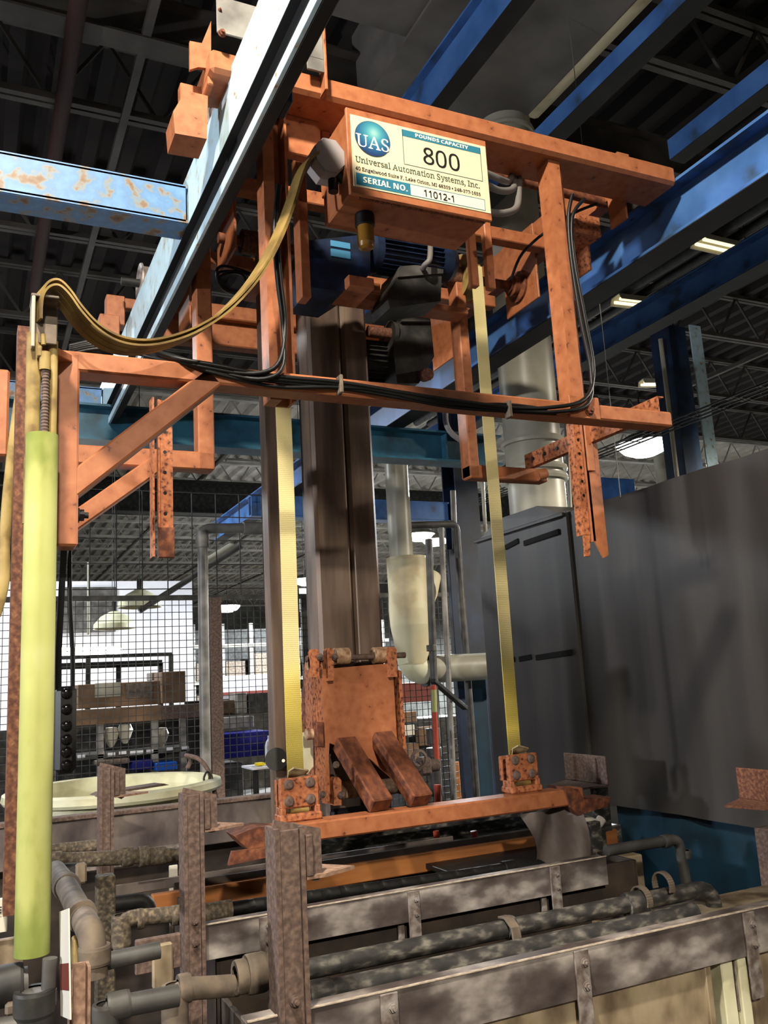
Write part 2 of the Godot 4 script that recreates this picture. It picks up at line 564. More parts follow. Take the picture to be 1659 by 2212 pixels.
func lamps() -> void:
	# the row of high bays seen down the hall, 8.5 m apart, and the lamp of the next row over the camera
	high_bay(Vector3(9.43, 5.0, -10.19), 0.44, 320.0, "large round glowing ceiling lamp just under the right end of the orange beam")  # far lenses are oversized, their shape takes in the bloom
	high_bay(Vector3(9.719, 5, -18.47), 0.38, 320.0, "left lamp of the glowing pair under the blue girder by the cream vent pipe")
	high_bay(Vector3(10.56, 5, -19.21), 0.36, 120.0, "right lamp of the glowing pair under the blue girder by the cream vent pipe")
	high_bay(Vector3(9.989, 5, -27.17), 0.5, 260.0, "distant glowing lamp between the left yellow strap and the brown mast")
	high_bay(Vector3(9.677, 5, -36.23), 0.6, 260.0, "farthest glowing lamp beside the thin brown post behind the mesh")
	high_bay(Vector3(-0.25, 5.0, -0.6), 0.2, 30.0, "high bay lamp hanging above and behind the viewer")
	high_bay(Vector3(-0.6, 5.0, 4.6), 0.25, 66.0, "added fill lamp farther back behind the viewer")  # unseen lamp added to brighten the front faces
	# a bench lamp low on the left, out of view: it lights the left faces of the blue beams
	tube_light("tube_lamp", Vector3(-5.4, 2.52, -2.6), Vector3(-5.4, 2.52, -1.4), M.tube_bright, "fluorescent bench lamp in the aisle to the left of the hoist", .16)
	omni("bench_lamp_light", Vector3(-5.4, 2.44, -2.0), 44.0, Color(.97, .98, 1), .15)
	high_bay(Vector3(9.5, 5.0, -1.7), 0.3, 120.0, "high bay lamp over the bay to the right of the grey panel")
	high_bay(Vector3(-1.0, 5.0, -9.5), 0.3, 30.0, "high bay lamp over the aisle left of the tall brown angle")

# ---------- the setting ----------
func shell() -> void:
	var s := S()
	bb(s, -14, 17, -0.2, 0.0, -46, 8, 0.0)
	struct("floor", s, M.concrete, "dark concrete shop floor")
	s = S()
	bb(s, -14.2, -14, 0, 6.3, -46, 8, 0.0)
	struct("wall_left", s, M.far_wall, "plain grey wall left of the hall")
	s = S()
	bb(s, 17, 17.2, 0, 6.3, -46, 8, 0.0)
	struct("wall_right", s, M.far_wall, "plain grey wall right of the hall")
	s = S()
	bb(s, -14, 17, 0, 6.3, -46.2, -46, 0.0)
	struct("wall_back", s, M.far_wall, "pale grey wall at the far end of the hall")
	s = S()
	bb(s, -14, 17, 0, 6.3, 8, 8.2, 0.0)
	struct("wall_front", s, M.far_wall, "grey wall behind the viewer")
	# ribbed steel roof deck: the ribs run along z
	s = S()
	var prof := []
	var x := -14.0
	while x < 17.0:
		prof.append(Vector2(x, 6.0))
		prof.append(Vector2(x + .1, 6.0))
		prof.append(Vector2(x + .14, 6.08))
		prof.append(Vector2(x + .26, 6.08))
		x += 0.3
	for i in prof.size() - 1:
		var a: Vector2 = prof[i]
		var b: Vector2 = prof[i + 1]
		quad(s, Vector3(a.x, a.y, 8), Vector3(b.x, b.y, 8), Vector3(b.x, b.y, -12.6), Vector3(a.x, a.y, -12.6), Vector3(a.x, 50, -5))
	bb(s, -14.2, 17.2, 6.12, 6.3, -12.6, 8.2, 0.0)
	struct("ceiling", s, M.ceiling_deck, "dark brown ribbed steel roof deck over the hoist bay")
	s = S()
	for i in prof.size() - 1:
		var a: Vector2 = prof[i]
		var b: Vector2 = prof[i + 1]
		quad(s, Vector3(a.x, a.y, -12.6), Vector3(b.x, b.y, -12.6), Vector3(b.x, b.y, -46), Vector3(a.x, a.y, -46), Vector3(a.x, 50, -30))
	bb(s, -14.2, 17.2, 6.12, 6.3, -46.2, -12.6, 0.0)
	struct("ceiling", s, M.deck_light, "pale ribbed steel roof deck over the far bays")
	# open web joists across the hall
	var zs := [-1.9, -3.7, -5.43, -7.2, -9.0, -10.8, -12.6, -14.4, -16.2, -18.0, -20.0, -22.0, -24.0, -26.5, -29.0, -32.0, -36.0, -41.0]
	for i in zs.size():
		var z: float = zs[i]
		s = S()
		for k in [-1, 1]:
			bar(s, Vector3(-14, 5.42, z + .032 * k), Vector3(17, 5.42, z + .032 * k), .045, .045, 0.0)
			bar(s, Vector3(-14, 5.97, z + .032 * k), Vector3(17, 5.97, z + .032 * k), .045, .045, 0.0)
		var px := -14.0
		while px < 16.6:
			bar(s, Vector3(px, 5.96, z), Vector3(px + .35, 5.42, z), .022, .022, 0.0, Vector3(0, 0, 1))
			bar(s, Vector3(px + .35, 5.42, z), Vector3(px + .7, 5.96, z), .022, .022, 0.0, Vector3(0, 0, 1))
			px += 0.7
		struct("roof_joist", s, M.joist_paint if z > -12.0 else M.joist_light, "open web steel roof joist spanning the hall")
	# heavy cream roof girder and the bridging angles
	s = S()
	ext(s, ipoly(.16, .3, .012, .016), Vector3(-14, 5.52, -4.66), Vector3(0, 0, 1), Vector3.UP, Vector3(31, 0, 0))
	struct("roof_girder", s, M.joist_paint, "pale steel roof girder crossing the dark ceiling")
	s = S()
	ext(s, ipoly(.3, .6, .015, .02), Vector3(-14, 5.0, -15.4), Vector3(0, 0, 1), Vector3.UP, Vector3(31, 0, 0))
	struct("roof_girder", s, M.motor_dark, "deep dark roof girder above the mesh fence")
	for xx in [-2.2, 0.815, 3.7, 6.3, 9.0]:
		s = S()
		bar(s, Vector3(xx, 5.4, 7.9), Vector3(xx, 5.4, -45), .05, .05, 0.0)
		struct("bridging_angle", s, M.joist_paint, "thin steel bridging angle running under the joists")
	s = S()
	cyl(s, Vector3(.42, 5.35, 7.9), Vector3(.42, 5.35, -8.2), .05, 12)
	struct("sprinkler_pipe", s, M.sprinkler, "dull red sprinkler pipe under the dark roof")


func duct() -> void:
	# large grey extract duct under the roof with a round drop pipe
	var t := thing("extract_duct", "huge dark grey extract duct hanging above the blue beams", "duct", Vector3(2.5, 5.3, -2))
	var s := S()
	var r := .1
	var p := [Vector2(1.72, 5.3), Vector2(3.27, 5.3), Vector2(3.33, 5.33), Vector2(3.37, 5.4), Vector2(3.37, 5.9), Vector2(1.62, 5.9), Vector2(1.62, 5.4), Vector2(1.65, 5.33)]
	ext(s, p, Vector3(0, 0, 2.5), Vector3(1, 0, 0), Vector3.UP, Vector3(0, 0, -6.45))
	obj("trunk", s, M.duct_grey, t)
	s = S()
	ext(s, [Vector2(2.2, 5.28), Vector2(3.28, 5.28), Vector2(3.345, 5.31), Vector2(3.385, 5.39), Vector2(3.385, 5.88), Vector2(2.2, 5.88)], Vector3(0, 0, -3.0), Vector3(1, 0, 0), Vector3.UP, Vector3(0, 0, -1.7))
	obj("outlet_box", s, M.duct_grey, t)
	s = S()
	tube(s, [Vector3(3.33, 5.36, 2.5), Vector3(3.33, 5.36, -4.3)], .085, 14)
	obj("edge_pipe", s, M.cream_duct, t)
	t = thing("drop_pipe", "tall grey metal drop pipe with flanged joints behind the right orange hanger", "duct", Vector3(3.2, 2.5, -4.45))
	s = S()
	cyl(s, Vector3(3.2, 2.5, -4.45), Vector3(3.2, 5.3, -4.45), .18, 32)
	obj("pipe", s, M.pale_pipe, t)
	for y in [2.78, 2.84, 3.02, 4.05, 5.2]:
		s = S()
		lathe(s, [Vector2(.178, -.02), Vector2(.2, -.018), Vector2(.205, 0), Vector2(.2, .018), Vector2(.178, .02)], Vector3(3.2, y, -4.45), Basis(), 32)
		obj("flange", s, M.pale_pipe, t)


# ---------- runways ----------
func runways() -> void:
	var t := thing("runway_beam", "pale blue runway beam with a dark lower rail along the left of the trolley", "beam", Vector3(.72, 3.17, -4))
	var s := S()
	ext(s, cpoly(.11, .203), Vector3(.665, 3.3685, 1.5), Vector3(1, 0, 0), Vector3.UP, Vector3(0, 0, -11.2))
	obj("channel", s, M.pale_blue, t)
	s = S()
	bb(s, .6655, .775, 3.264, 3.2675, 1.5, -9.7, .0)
	obj("soffit", s, M.sooty, t)  # underside sheet, much darker than the channel above it
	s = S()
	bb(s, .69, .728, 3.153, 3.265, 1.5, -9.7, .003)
	obj("lower_rail", s, M.sooty, t)  # dark body and pale strip put shade and light into the colours
	s = S()
	bb(s, .678, .69, 3.154, 3.19, 1.5, -9.7, .001)
	obj("side_strip", s, M.pale_blue, t)
	s = S()
	for z in [-.2, -1.4, -2.0, -4.9, -6.1]:
		bb(s, .728, .75, 3.16, 3.264, z, z - .08, .004)
	obj("clip", s, M.navy, t)
	t = thing("runway_beam", "deep blue runway beam carrying the right wheels of the orange trolley", "beam", Vector3(2.515, 3.25, -4))
	s = S()
	ext(s, ipoly(.13, .22, .009, .012), Vector3(2.515, 3.36, 1.5), Vector3(1, 0, 0), Vector3.UP, Vector3(0, 0, -11.2))
	obj("girder", s, M.blue, t)
	s = S()
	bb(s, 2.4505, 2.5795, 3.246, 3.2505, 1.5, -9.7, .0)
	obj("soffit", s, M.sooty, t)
	var k := 0
	for b in [[2.042, 4.53, .094, .25, 5.4, "narrow blue beam nearest the pale runway in front of the dark duct"], [2.757, 4.45, .112, .1, 8.5, "blue channel running beside the cream edge of the duct"], [3.54, 4.45, .108, .12, 4.8, "blue channel passing above the right end of the orange top beam"], [4.76, 4.29, .16, .22, 11.0, "blue beam farthest right above the round glowing lamp"]]:
		t = thing("overhead_beam", b[5], "beam", Vector3(b[0], b[1] - b[3] / 2, -2))
		s = S()
		if k == 0 or k == 3:
			ext(s, ipoly(b[2], b[3], .008, .012), Vector3(b[0], b[1], 1.5), Vector3(1, 0, 0), Vector3.UP, Vector3(0, 0, -b[4]))
		else:
			ext(s, cpoly(b[2], b[3]), Vector3(b[0] - b[2] / 2, b[1], 1.5), Vector3(1, 0, 0), Vector3.UP, Vector3(0, 0, -b[4]))
		obj("girder", s, M.blue, t)
		s = S()
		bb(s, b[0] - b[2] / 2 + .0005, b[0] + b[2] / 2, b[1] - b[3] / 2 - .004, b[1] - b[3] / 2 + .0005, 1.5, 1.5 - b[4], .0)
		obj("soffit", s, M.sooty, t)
		k += 1
	# cross members
	s = S()
	ext(s, ipoly(.13, .15, .009, .012), Vector3(.662, 3.34, -2.97), Vector3(0, 0, 1), Vector3.UP, Vector3(-4.6, 0, 0))
	bb(s, .0, .655, 3.27, 3.41, -2.905, -2.92, .0)
	bb(s, -3.9, .0, 3.27, 3.41, -2.905, -2.92, .0)
	bb(s, -3.9, .655, 3.262, 3.2655, -2.91, -3.03, .0)
	tag(obj("cross_beam", s, M.sky_blue), "rust-stained light blue cross beam meeting the pale runway from the left", "beam")
	s = S()
	ext(s, ipoly(.13, .15, .009, .012), Vector3(.662, 3.34, -5.231 - .065), Vector3(0, 0, 1), Vector3.UP, Vector3(-4.6, 0, 0))
	bb(s, -3.9, .655, 3.27, 3.41, -5.231, -5.231 - .015, .0)
	tag(obj("cross_beam", s, M.sky_blue), "light blue cross beam seen behind the orange corner post", "beam")
	t = thing("support_girder", "teal blue girder under the runway beams behind the brown mast", "beam", Vector3(1, 3.03, -5.1))
	s = S()
	ext(s, ipoly(.16, .215, .01, .014), Vector3(-4, 3.14, -5.1), Vector3(0, 0, 1), Vector3.UP, Vector3(7.35, 0, 0))
	obj("girder", s, M.teal, t)
	s = S()
	for x in [-.6, 2.0, 2.9]:
		bb(s, x, x + .012, 3.05, 3.23, -5.03, -5.1, .001)
	obj("stiffener", s, M.teal, t)
	t = thing("support_girder", "bright blue girder above the pair of glowing lamps", "beam", Vector3(2, 3.0, -7.25))
	s = S()
	ext(s, ipoly(.16, .19, .01, .014), Vector3(2.15, 3.14, -7.25), Vector3(0, 0, 1), Vector3.UP, Vector3(1.97, 0, 0))
	bb(s, 2.15, 4.1, 3.06, 3.22, -7.165, -7.18, 0.0)
	obj("girder", s, M.blue, t)
	# columns
	s = S()
	ext(s, ipoly(.25, .26, .012, .018), Vector3(4.3, 0, -7.25), Vector3(1, 0, 0), Vector3(0, 0, 1), Vector3(0, 4.6, 0))
	tag(obj("steel_column", s, M.navy), "dark navy steel column left of the grey panel", "column")
	t = thing("steel_column", "tall steel column with flange coloured as lit and web as shaded right of the big round lamp", "column", Vector3(7.25, 0, -7.1))
	s = S()
	bb(s, 7.06, 7.36, 0, 5.4, -7.06, -7.08, .002)
	bb(s, 7.04, 7.06, 0, 5.4, -7.0, -7.3, .002)
	obj("web", s, M.navy, t)
	s = S()
	bb(s, 7.35, 7.52, 0, 5.4, -6.98, -7.0, .002)
	obj("flange", s, M.pale_blue, t)  # pale front and navy web imitate a lit and an unlit face

# ---------- the orange trolley ----------
func trolley() -> void:
	var t := thing("hoist_trolley", "welded orange trolley frame with long hangers rolling on the two runway beams", "trolley", Vector3(1.4, 1.97, -3.2))
	var s := S()
	bb(s, .6, 2.455, 3.44, 3.52, -2.3, -2.486, .012)
	obj("top_beam", s, M.orange, t)
	s = S()
	bb(s, .17, 2.28, 2.44, 2.495, -2.3, -2.38, .006)
	obj("lower_beam", s, M.orange, t)
	s = S()
	bb(s, .172, .233, 1.972, 2.49, -2.298, -2.38, .006)
	obj("corner_post", s, M.orange, t)
	s = S()
	bar(s, Vector3(.2, 2.115, -2.34), Vector3(.595, 2.465, -2.34), .08, .06, .005)
	obj("brace", s, M.orange, t)
	s = S()
	bar(s, Vector3(0.2951, 2.191, -3.2), Vector3(0.5938, 2.426, -3.2), .08, .062, .005)
	obj("brace", s, M.orange, t)
	s = S()
	bolt(s, Vector3(.235, 2.06, -2.34), Vector3(1, 0, 0), .016)
	obj("brace_bolt", s, M.sooty, t)
	# hangers: channels open towards the viewer
	s = S()
	ext(s, [Vector2(0, 0), Vector2(.082, 0), Vector2(.082, .07), Vector2(.074, .07), Vector2(.074, .008), Vector2(.036, .008), Vector2(.036, .07), Vector2(0, .07)], Vector3(.785, 2.44, -2.46), Vector3(1, 0, 0), Vector3(0, 0, 1), Vector3(0, 1.0, 0))
	obj("hanger", s, M.orange, t)
	s = S()
	ext(s, [Vector2(0, 0), Vector2(.09, 0), Vector2(.09, .03), Vector2(.056, .03), Vector2(.056, .065), Vector2(.05, .07), Vector2(0, .07)], Vector3(1.858, 2.495, -2.40), Vector3(1, 0, 0), Vector3(0, 0, 1), Vector3(0, .945, 0))
	obj("hanger", s, M.orange, t)
	s = S()
	bb(s, 1.815, 1.942, 2.436, 2.515, -2.29, -2.3, .002)
	var plate := obj("joint_plate", s, M.orange, t)
	s = S()
	bolt(s, Vector3(1.893, 2.463, -2.29), Vector3(0, 0, 1), .014)
	obj("joint_bolt", s, M.orange_rust, plate)
	# rear U brackets: a vertical tube and a foot tube pointing outwards
	s = S()
	bb(s, 1.958, 2.008, 2.45, 3.5, -3.2, -3.28, .005)
	bb(s, 1.958, 2.37, 2.445, 2.505, -3.2, -3.27, .005)
	obj("rear_bracket", s, M.orange, t)
	s = S()
	bb(s, 0.7573, 0.8204, 2.42, 3.5, -3.2, -3.28, .005)
	bb(s, .3, 0.8204, 2.42, 2.49, -3.2, -3.27, .005)
	obj("rear_bracket", s, M.orange, t)
	# perforated side channels that carry the fingers
	s = S()
	ext(s, cpoly(.03, .07, .005, .005), Vector3(2.335, 2.565, -2.42), Vector3(1, 0, 0), Vector3.UP, Vector3(0, 0, -.9))
	var channel := obj("side_channel", s, M.orange_worn, t)
	for i in 4:
		s = S()
		var hz := -3.25 + .093 * i
		cyl(s, Vector3(2.33, 2.565, hz), Vector3(2.337, 2.565, hz), .018 if i == 3 else .009, 12)
		obj("bolt_hole", s, M.black, channel)
	s = S()
	cyl(s, Vector3(2.303, 2.467, -3.19), Vector3(2.351, 2.482, -3.19), .024, 12)
	obj("end_plug", s, M.orange, t)
	# fingers hanging from the side channels
	s = S()
	var fa := Vector3(2.274, 2.595, -2.86)
	var fb := Vector3(2.298, 2.138, -2.86)
	ext(s, [Vector2(0, 0), Vector2(.032, 0), Vector2(.032, -.006), Vector2(.006, -.006), Vector2(.006, -.05), Vector2(0, -.05)], Vector3(fa.x, fb.y, -2.86), Vector3(1, 0, 0), Vector3(0, 0, 1), Vector3(0, fa.y - fb.y + .03, 0))
	ext(s, [Vector2(0, 0), Vector2(.03, 0), Vector2(.02, -.09), Vector2(-.004, -.09)], Vector3(fa.x + .002, fb.y, -2.862), Vector3(1, 0, 0), Vector3.UP, Vector3(0, 0, -.012))
	var finger := obj("finger", s, M.orange_worn, t)
	s = S()
	fb = Vector3(2.336, 2.038, -2.84)
	ext(s, [Vector2(0, .07), Vector2(.035, .0), Vector2(.064, .012), Vector2(.064, fa.y - fb.y + .03), Vector2(0, fa.y - fb.y + .03)], Vector3(fa.x + .036, fb.y, -2.84), Vector3(1, 0, 0), Vector3.UP, Vector3(0, 0, -.007))
	ext(s, [Vector2(0, 0), Vector2(.006, 0), Vector2(.006, -.05), Vector2(0, -.05)], Vector3(fa.x + .036, fb.y + .07, -2.84), Vector3(1, 0, 0), Vector3(0, 0, 1), Vector3(0, fa.y - fb.y - .04, 0))
	bb(s, fa.x + .034, fa.x + .07, fa.y - .19, fa.y + .03, -2.83, -2.84, .003)
	obj("finger", s, M.orange, t)
	for i in 5:
		s = S()
		cyl(s, Vector3(fa.x + .016, fa.y - .05 - .06 * i, -2.858), Vector3(fa.x + .016, fa.y - .05 - .06 * i, -2.8565), .006, 10)
		obj("bolt_hole", s, M.black, finger)
	s = S()
	var la := Vector3(0.5145, 2.503, -2.85)
	var lb := Vector3(0.5226, 2.026, -2.85)
	ext(s, [Vector2(0, 0), Vector2(.007, 0), Vector2(.007, -.05), Vector2(0, -.05)], Vector3(la.x, lb.y, -2.82), Vector3(1, 0, 0), Vector3(0, 0, 1), Vector3(0, la.y - lb.y + .06, 0))
	ext(s, [Vector2(0, 0), Vector2(.007, 0), Vector2(.007, -.008), Vector2(.05, -.008), Vector2(.05, -.02), Vector2(0, -.02)], Vector3(la.x + .022, lb.y, -2.84), Vector3(1, 0, 0), Vector3(0, 0, 1), Vector3(0, la.y - lb.y + .06, 0))
	finger = obj("finger", s, M.orange_worn, t)
	for i in 7:
		s = S()
		cyl(s, Vector3(la.x + .046, la.y - .05 - .07 * i, -2.849), Vector3(la.x + .046, la.y - .05 - .07 * i, -2.847), .006, 10)
		obj("bolt_hole", s, M.black, finger)
	s = S()
	bb(s, la.x + .022, la.x + .074, lb.y + .0, lb.y + .1, -2.838, -2.85, .002)
	obj("finger_foot", s, M.orange_rust, t)
	# end trucks
	s = S()
	ext(s, cpoly(.06, .17, .008, .01), Vector3(2.335, 3.585, -2.48), Vector3(1, 0, 0), Vector3.UP, Vector3(0, 0, -1.95))
	obj("end_truck", s, M.orange, t)
	s = S()
	ext(s, cpoly(-.06, .17, -.008, .01), Vector3(.88, 3.585, -2.48), Vector3(1, 0, 0), Vector3.UP, Vector3(0, 0, -1.95))
	obj("end_truck", s, M.orange, t)
	for x in [2.325, .885]:
		s = S()
		bb(s, x, x + .01, 3.295, 3.668, -3.08, -3.35, .002)
		obj("bearing_plate", s, M.orange, t)
		s = S()
		bb(s, x, x + .01, 3.3, 3.6, -3.88, -4.12, .002)
		obj("bearing_plate", s, M.orange, t)
		s = S()
		bb(s, x, x + .01, 3.36, 3.52, -2.46, -2.56, .002)
		obj("bearing_plate", s, M.orange, t)
	s = S()
	var B := Basis(Vector3(0, 0, 1), Vector3(-1, 0, 0), Vector3(0, -1, 0))
	lathe(s, [Vector2(.075, 0), Vector2(.075, .012), Vector2(.05, .018), Vector2(.05, .045), Vector2(.036, .05), Vector2(.036, .06), Vector2(0, .06)], Vector3(2.325, 3.41, -3.23), B, 24)
	obj("bearing_housing", s, M.orange_rust, t)
	s = S()
	bb(s, 2.2, 2.33, 3.36, 3.45, -2.62, -2.84, .004)
	bb(s, 2.315, 2.33, 3.25, 3.4, -2.7, -2.8, .003)
	obj("switch_bracket", s, M.orange_worn, t)
	s = S()
	bb(s, .82, 2.39, 3.389, 3.537, -4.3, -4.38, .006)
	obj("rear_beam", s, M.orange, t)
	s = S()
	bb(s, .88, 2.33, 3.52, 3.6, -4.25, -4.4, .006)
	obj("rear_beam", s, M.orange, t)
	s = S()
	bb(s, .88, 2.33, 3.5, 3.56, -3.0, -3.06, .004)
	obj("cross_bar", s, M.orange, t)
	s = S()
	bb(s, .88, 2.33, 3.4, 3.46, -3.44, -3.5, .004)
	obj("cross_bar", s, M.orange, t)
	s = S()
	bb(s, 1.08, 1.66, 3.34, 3.4, -3.38, -3.64, .004)
	obj("mast_mount", s, M.orange, t)
	s = S()
	cyl(s, Vector3(1.787, 3.524, -2.6), Vector3(2.385, 3.506, -2.6), .02, 14)
	obj("drive_shaft", s, M.orange_rust, t)
	s = S()
	cyl(s, Vector3(.86, 3.41, -3.23), Vector3(2.33, 3.41, -3.23), .022, 14)
	obj("drum_shaft", s, M.orange_rust, t)
	# wheels on top of the runways
	for w in [[.715, -2.6], [.715, -4.05], [2.515, -2.6], [2.515, -4.05]]:
		s = S()
		var WB := Basis(Vector3(0, 0, 1), Vector3(1, 0, 0), Vector3(0, 1, 0))
		lathe(s, [Vector2(.02, -.034), Vector2(.05, -.034), Vector2(.062, -.026), Vector2(.078, -.026), Vector2(.098, -.036), Vector2(.1, -.028), Vector2(.085, -.024), Vector2(.085, .034), Vector2(.07, .036), Vector2(.02, .034)], Vector3(w[0], 3.556, w[1]), WB, 32)
		obj("wheel", s, M.motor_dark if w[0] > 1 else M.galvanised, t)
		s = S()
		cyl(s, Vector3(w[0] - .12 if w[0] < 1 else 2.34, 3.556, w[1]), Vector3(.89 if w[0] < 1 else w[0] + .06, 3.556, w[1]), .02, 12)
		obj("axle", s, M.motor_dark, t)
	# guide roller housings outside the pale runway
	s = S()
	var pz := -2.36
	ext(s, [Vector2(0.5514, 3.57), Vector2(0.589, 3.573), Vector2(0.6197, 3.662), Vector2(0.6166, 3.491), Vector2(0.576, 3.485), Vector2(0.5501, 3.469)], Vector3(0, 0, pz), Vector3(1, 0, 0), Vector3.UP, Vector3(0, 0, -.012))
	bb(s, 0.6008, .62, 3.42, 3.502, -2.34, -2.46, .004)
	obj("guide_housing", s, M.orange, t)
	s = S()
	ext(s, [Vector2(0.5332, 3.379), Vector2(0.5996, 3.377), Vector2(0.5942, 3.23), Vector2(0.4983, 3.226), Vector2(0.4935, 3.298)], Vector3(0, 0, -2.34), Vector3(1, 0, 0), Vector3.UP, Vector3(0, 0, -.11))
	bb(s, 0.5338, .62, 3.38, 3.465, -2.42, -2.46, .003)
	obj("guide_housing", s, M.orange, t)
	s = S()
	bb(s, 0.5473, 0.6361, 3.395, 3.55, -4.2, -4.28, .004)
	bb(s, 0.5107, 0.6051, 3.308, 3.426, -4.16, -4.3, .004)
	bb(s, 0.5697, .7, 3.5, 3.56, -4.24, -4.28, .004)
	obj("guide_housing", s, M.orange, t)
	# flat grey plate bolted over the left end of the top beam
	s = S()
	bb(s, .612, .957, 3.545, 3.672, -2.262, -2.27, .002)
	bb(s, .9, .957, 3.5, 3.545, -2.262, -2.27, .001)
	var cover := obj("cover_plate", s, M.steel_grey, t)
	s = S()
	bolt(s, Vector3(0.6259, 3.541, -2.262), Vector3(0, 0, 1), .01)
	obj("plate_bolt", s, M.orange_rust, cover)
	s = S()
	bolt(s, Vector3(0.6218, 3.622, -2.262), Vector3(0, 0, 1), .005)
	obj("plate_bolt", s, M.orange_rust, cover)
	s = S()
	bb(s, .957, .967, 3.44, 3.7, -2.26, -2.31, .002)
	bb(s, .86, 1.0, 3.3, 3.44, -2.42, -2.46, .004)
	obj("plate_bracket", s, M.orange, t)
	for e in [[1.02, 1.05, 3.2, -2.46], [1.08, 1.1, 3.3, -2.46], [1.6, 1.63, 2.98, -2.5], [1.67, 1.7, 2.98, -2.5]]:
		s = S()
		bb(s, e[0], e[1], e[2], 3.44, e[3], e[3] - .03, .003)
		obj("box_hanger", s, M.orange, t)
	s = S()
	bb(s, .985, 1.02, 2.9, 3.44, -2.62, -2.68, .003)
	obj("box_hanger", s, M.orange, t)
	cables()


func cables() -> void:
	# black control cables strapped along the lower beam and up both hangers
	var runs := [
		[[Vector3(0.2207, 2.568, -2.46), Vector3(0.3031, 2.599, -2.47), Vector3(0.3972, 2.591, -2.45), Vector3(0.4773, 2.508, -2.31), Vector3(0.5971, 2.486, -2.28), Vector3(0.7589, 2.472, -2.28), Vector3(0.9675, 2.473, -2.28), Vector3(1.174, 2.46, -2.28), Vector3(1.32, 2.452, -2.28), Vector3(1.561, 2.445, -2.28), Vector3(1.727, 2.459, -2.28), Vector3(1.871, 2.501, -2.28), Vector3(1.94, 2.619, -2.3), Vector3(1.927, 2.807, -2.3), Vector3(1.906, 3.034, -2.3), Vector3(1.917, 3.199, -2.3), Vector3(1.981, 3.285, -2.3)], .007],
		[[Vector3(0.2208, 2.558, -2.46), Vector3(0.3032, 2.588, -2.47), Vector3(0.3972, 2.58, -2.45), Vector3(0.4874, 2.499, -2.31), Vector3(0.6113, 2.475, -2.285), Vector3(0.7742, 2.464, -2.285), Vector3(0.9767, 2.467, -2.285), Vector3(1.192, 2.452, -2.285), Vector3(1.322, 2.445, -2.285), Vector3(1.563, 2.438, -2.285), Vector3(1.745, 2.445, -2.28), Vector3(1.884, 2.486, -2.28), Vector3(1.928, 2.618, -2.3), Vector3(1.907, 2.805, -2.3), Vector3(1.893, 3.032, -2.3), Vector3(1.9, 3.195, -2.3), Vector3(1.928, 3.292, -2.3)], .007],
		[[Vector3(0.2209, 2.552, -2.46), Vector3(0.3032, 2.582, -2.47), Vector3(0.3972, 2.574, -2.45), Vector3(0.5002, 2.494, -2.31), Vector3(0.639, 2.464, -2.29), Vector3(0.8037, 2.458, -2.29), Vector3(1.008, 2.457, -2.29), Vector3(1.194, 2.444, -2.29), Vector3(1.391, 2.431, -2.29), Vector3(1.752, 2.442, -2.29)], .006],
		[[Vector3(0.2208, 2.563, -2.46), Vector3(0.3032, 2.593, -2.47), Vector3(0.3972, 2.585, -2.45), Vector3(0.5067, 2.506, -2.31), Vector3(0.6127, 2.477, -2.29), Vector3(0.7145, 2.473, -2.27), Vector3(0.7766, 2.515, -2.27), Vector3(0.8081, 2.646, -2.3), Vector3(0.7988, 2.791, -2.3), Vector3(0.7922, 2.941, -2.3), Vector3(0.8134, 3.11, -2.32)], .007],
		[[Vector3(0.2209, 2.555, -2.46), Vector3(0.3032, 2.585, -2.47), Vector3(0.3972, 2.577, -2.45), Vector3(0.5131, 2.499, -2.31), Vector3(0.6258, 2.468, -2.29), Vector3(0.7261, 2.455, -2.265), Vector3(0.7856, 2.501, -2.265), Vector3(0.7995, 2.644, -2.3), Vector3(0.7872, 2.79, -2.3), Vector3(0.7835, 2.939, -2.3), Vector3(0.8074, 3.109, -2.32)], .006],
		[[Vector3(0.221, 2.544, -2.46), Vector3(0.3033, 2.574, -2.47), Vector3(0.3972, 2.565, -2.45), Vector3(0.5194, 2.488, -2.31), Vector3(0.6389, 2.459, -2.29), Vector3(0.7752, 2.444, -2.29), Vector3(0.9169, 2.455, -2.285), Vector3(1.067, 2.461, -2.285), Vector3(1.322, 2.439, -2.285), Vector3(1.556, 2.456, -2.285), Vector3(1.712, 2.453, -2.285)], .006]]
	for i in runs.size():
		var s := S()
		tube(s, spline(runs[i][0], 5), runs[i][1], 8)
		var lab: String = ["black cable curling up the outer side of the right orange hanger", "black cable curling up the inner side of the right orange hanger", "lowest thin black cable sagging along the front of the lower orange beam", "black cable looping up the right side of the left orange hanger", "thin black cable looping up inside the left orange hanger", "thin black cable waving along the middle of the lower orange beam"][i]
		tag(obj("control_cable", s, M.black), lab, "cable", "black cables strapped to the orange frame")
	var ties := [Vector3(0.9675, 2.473, -2.28), Vector3(1.559, 2.445, -2.28)]
	for i in 2:
		var s := S()
		var p: Vector3 = ties[i]
		bb(s, p.x - .006, p.x + .006, p.y - .035, p.y + .022, -2.268, -2.3, .003)
		tag(obj("cable_tie", s, M.tan_pipe), ["tan tie holding the cables near the brown mast", "tan tie holding the cables by the right yellow strap"][i], "cable tie")
	var s := S()
	tube(s, spline([Vector3(1.984, 3.207, -2.8), Vector3(2.017, 3.302, -2.75), Vector3(2.133, 3.408, -2.7), Vector3(2.179, 3.43, -2.6), Vector3(2.217, 3.424, -2.5)], 5), .006, 8)
	tag(obj("control_cable", s, M.black), "thin black cable arching over the right orange bearing plate", "cable")


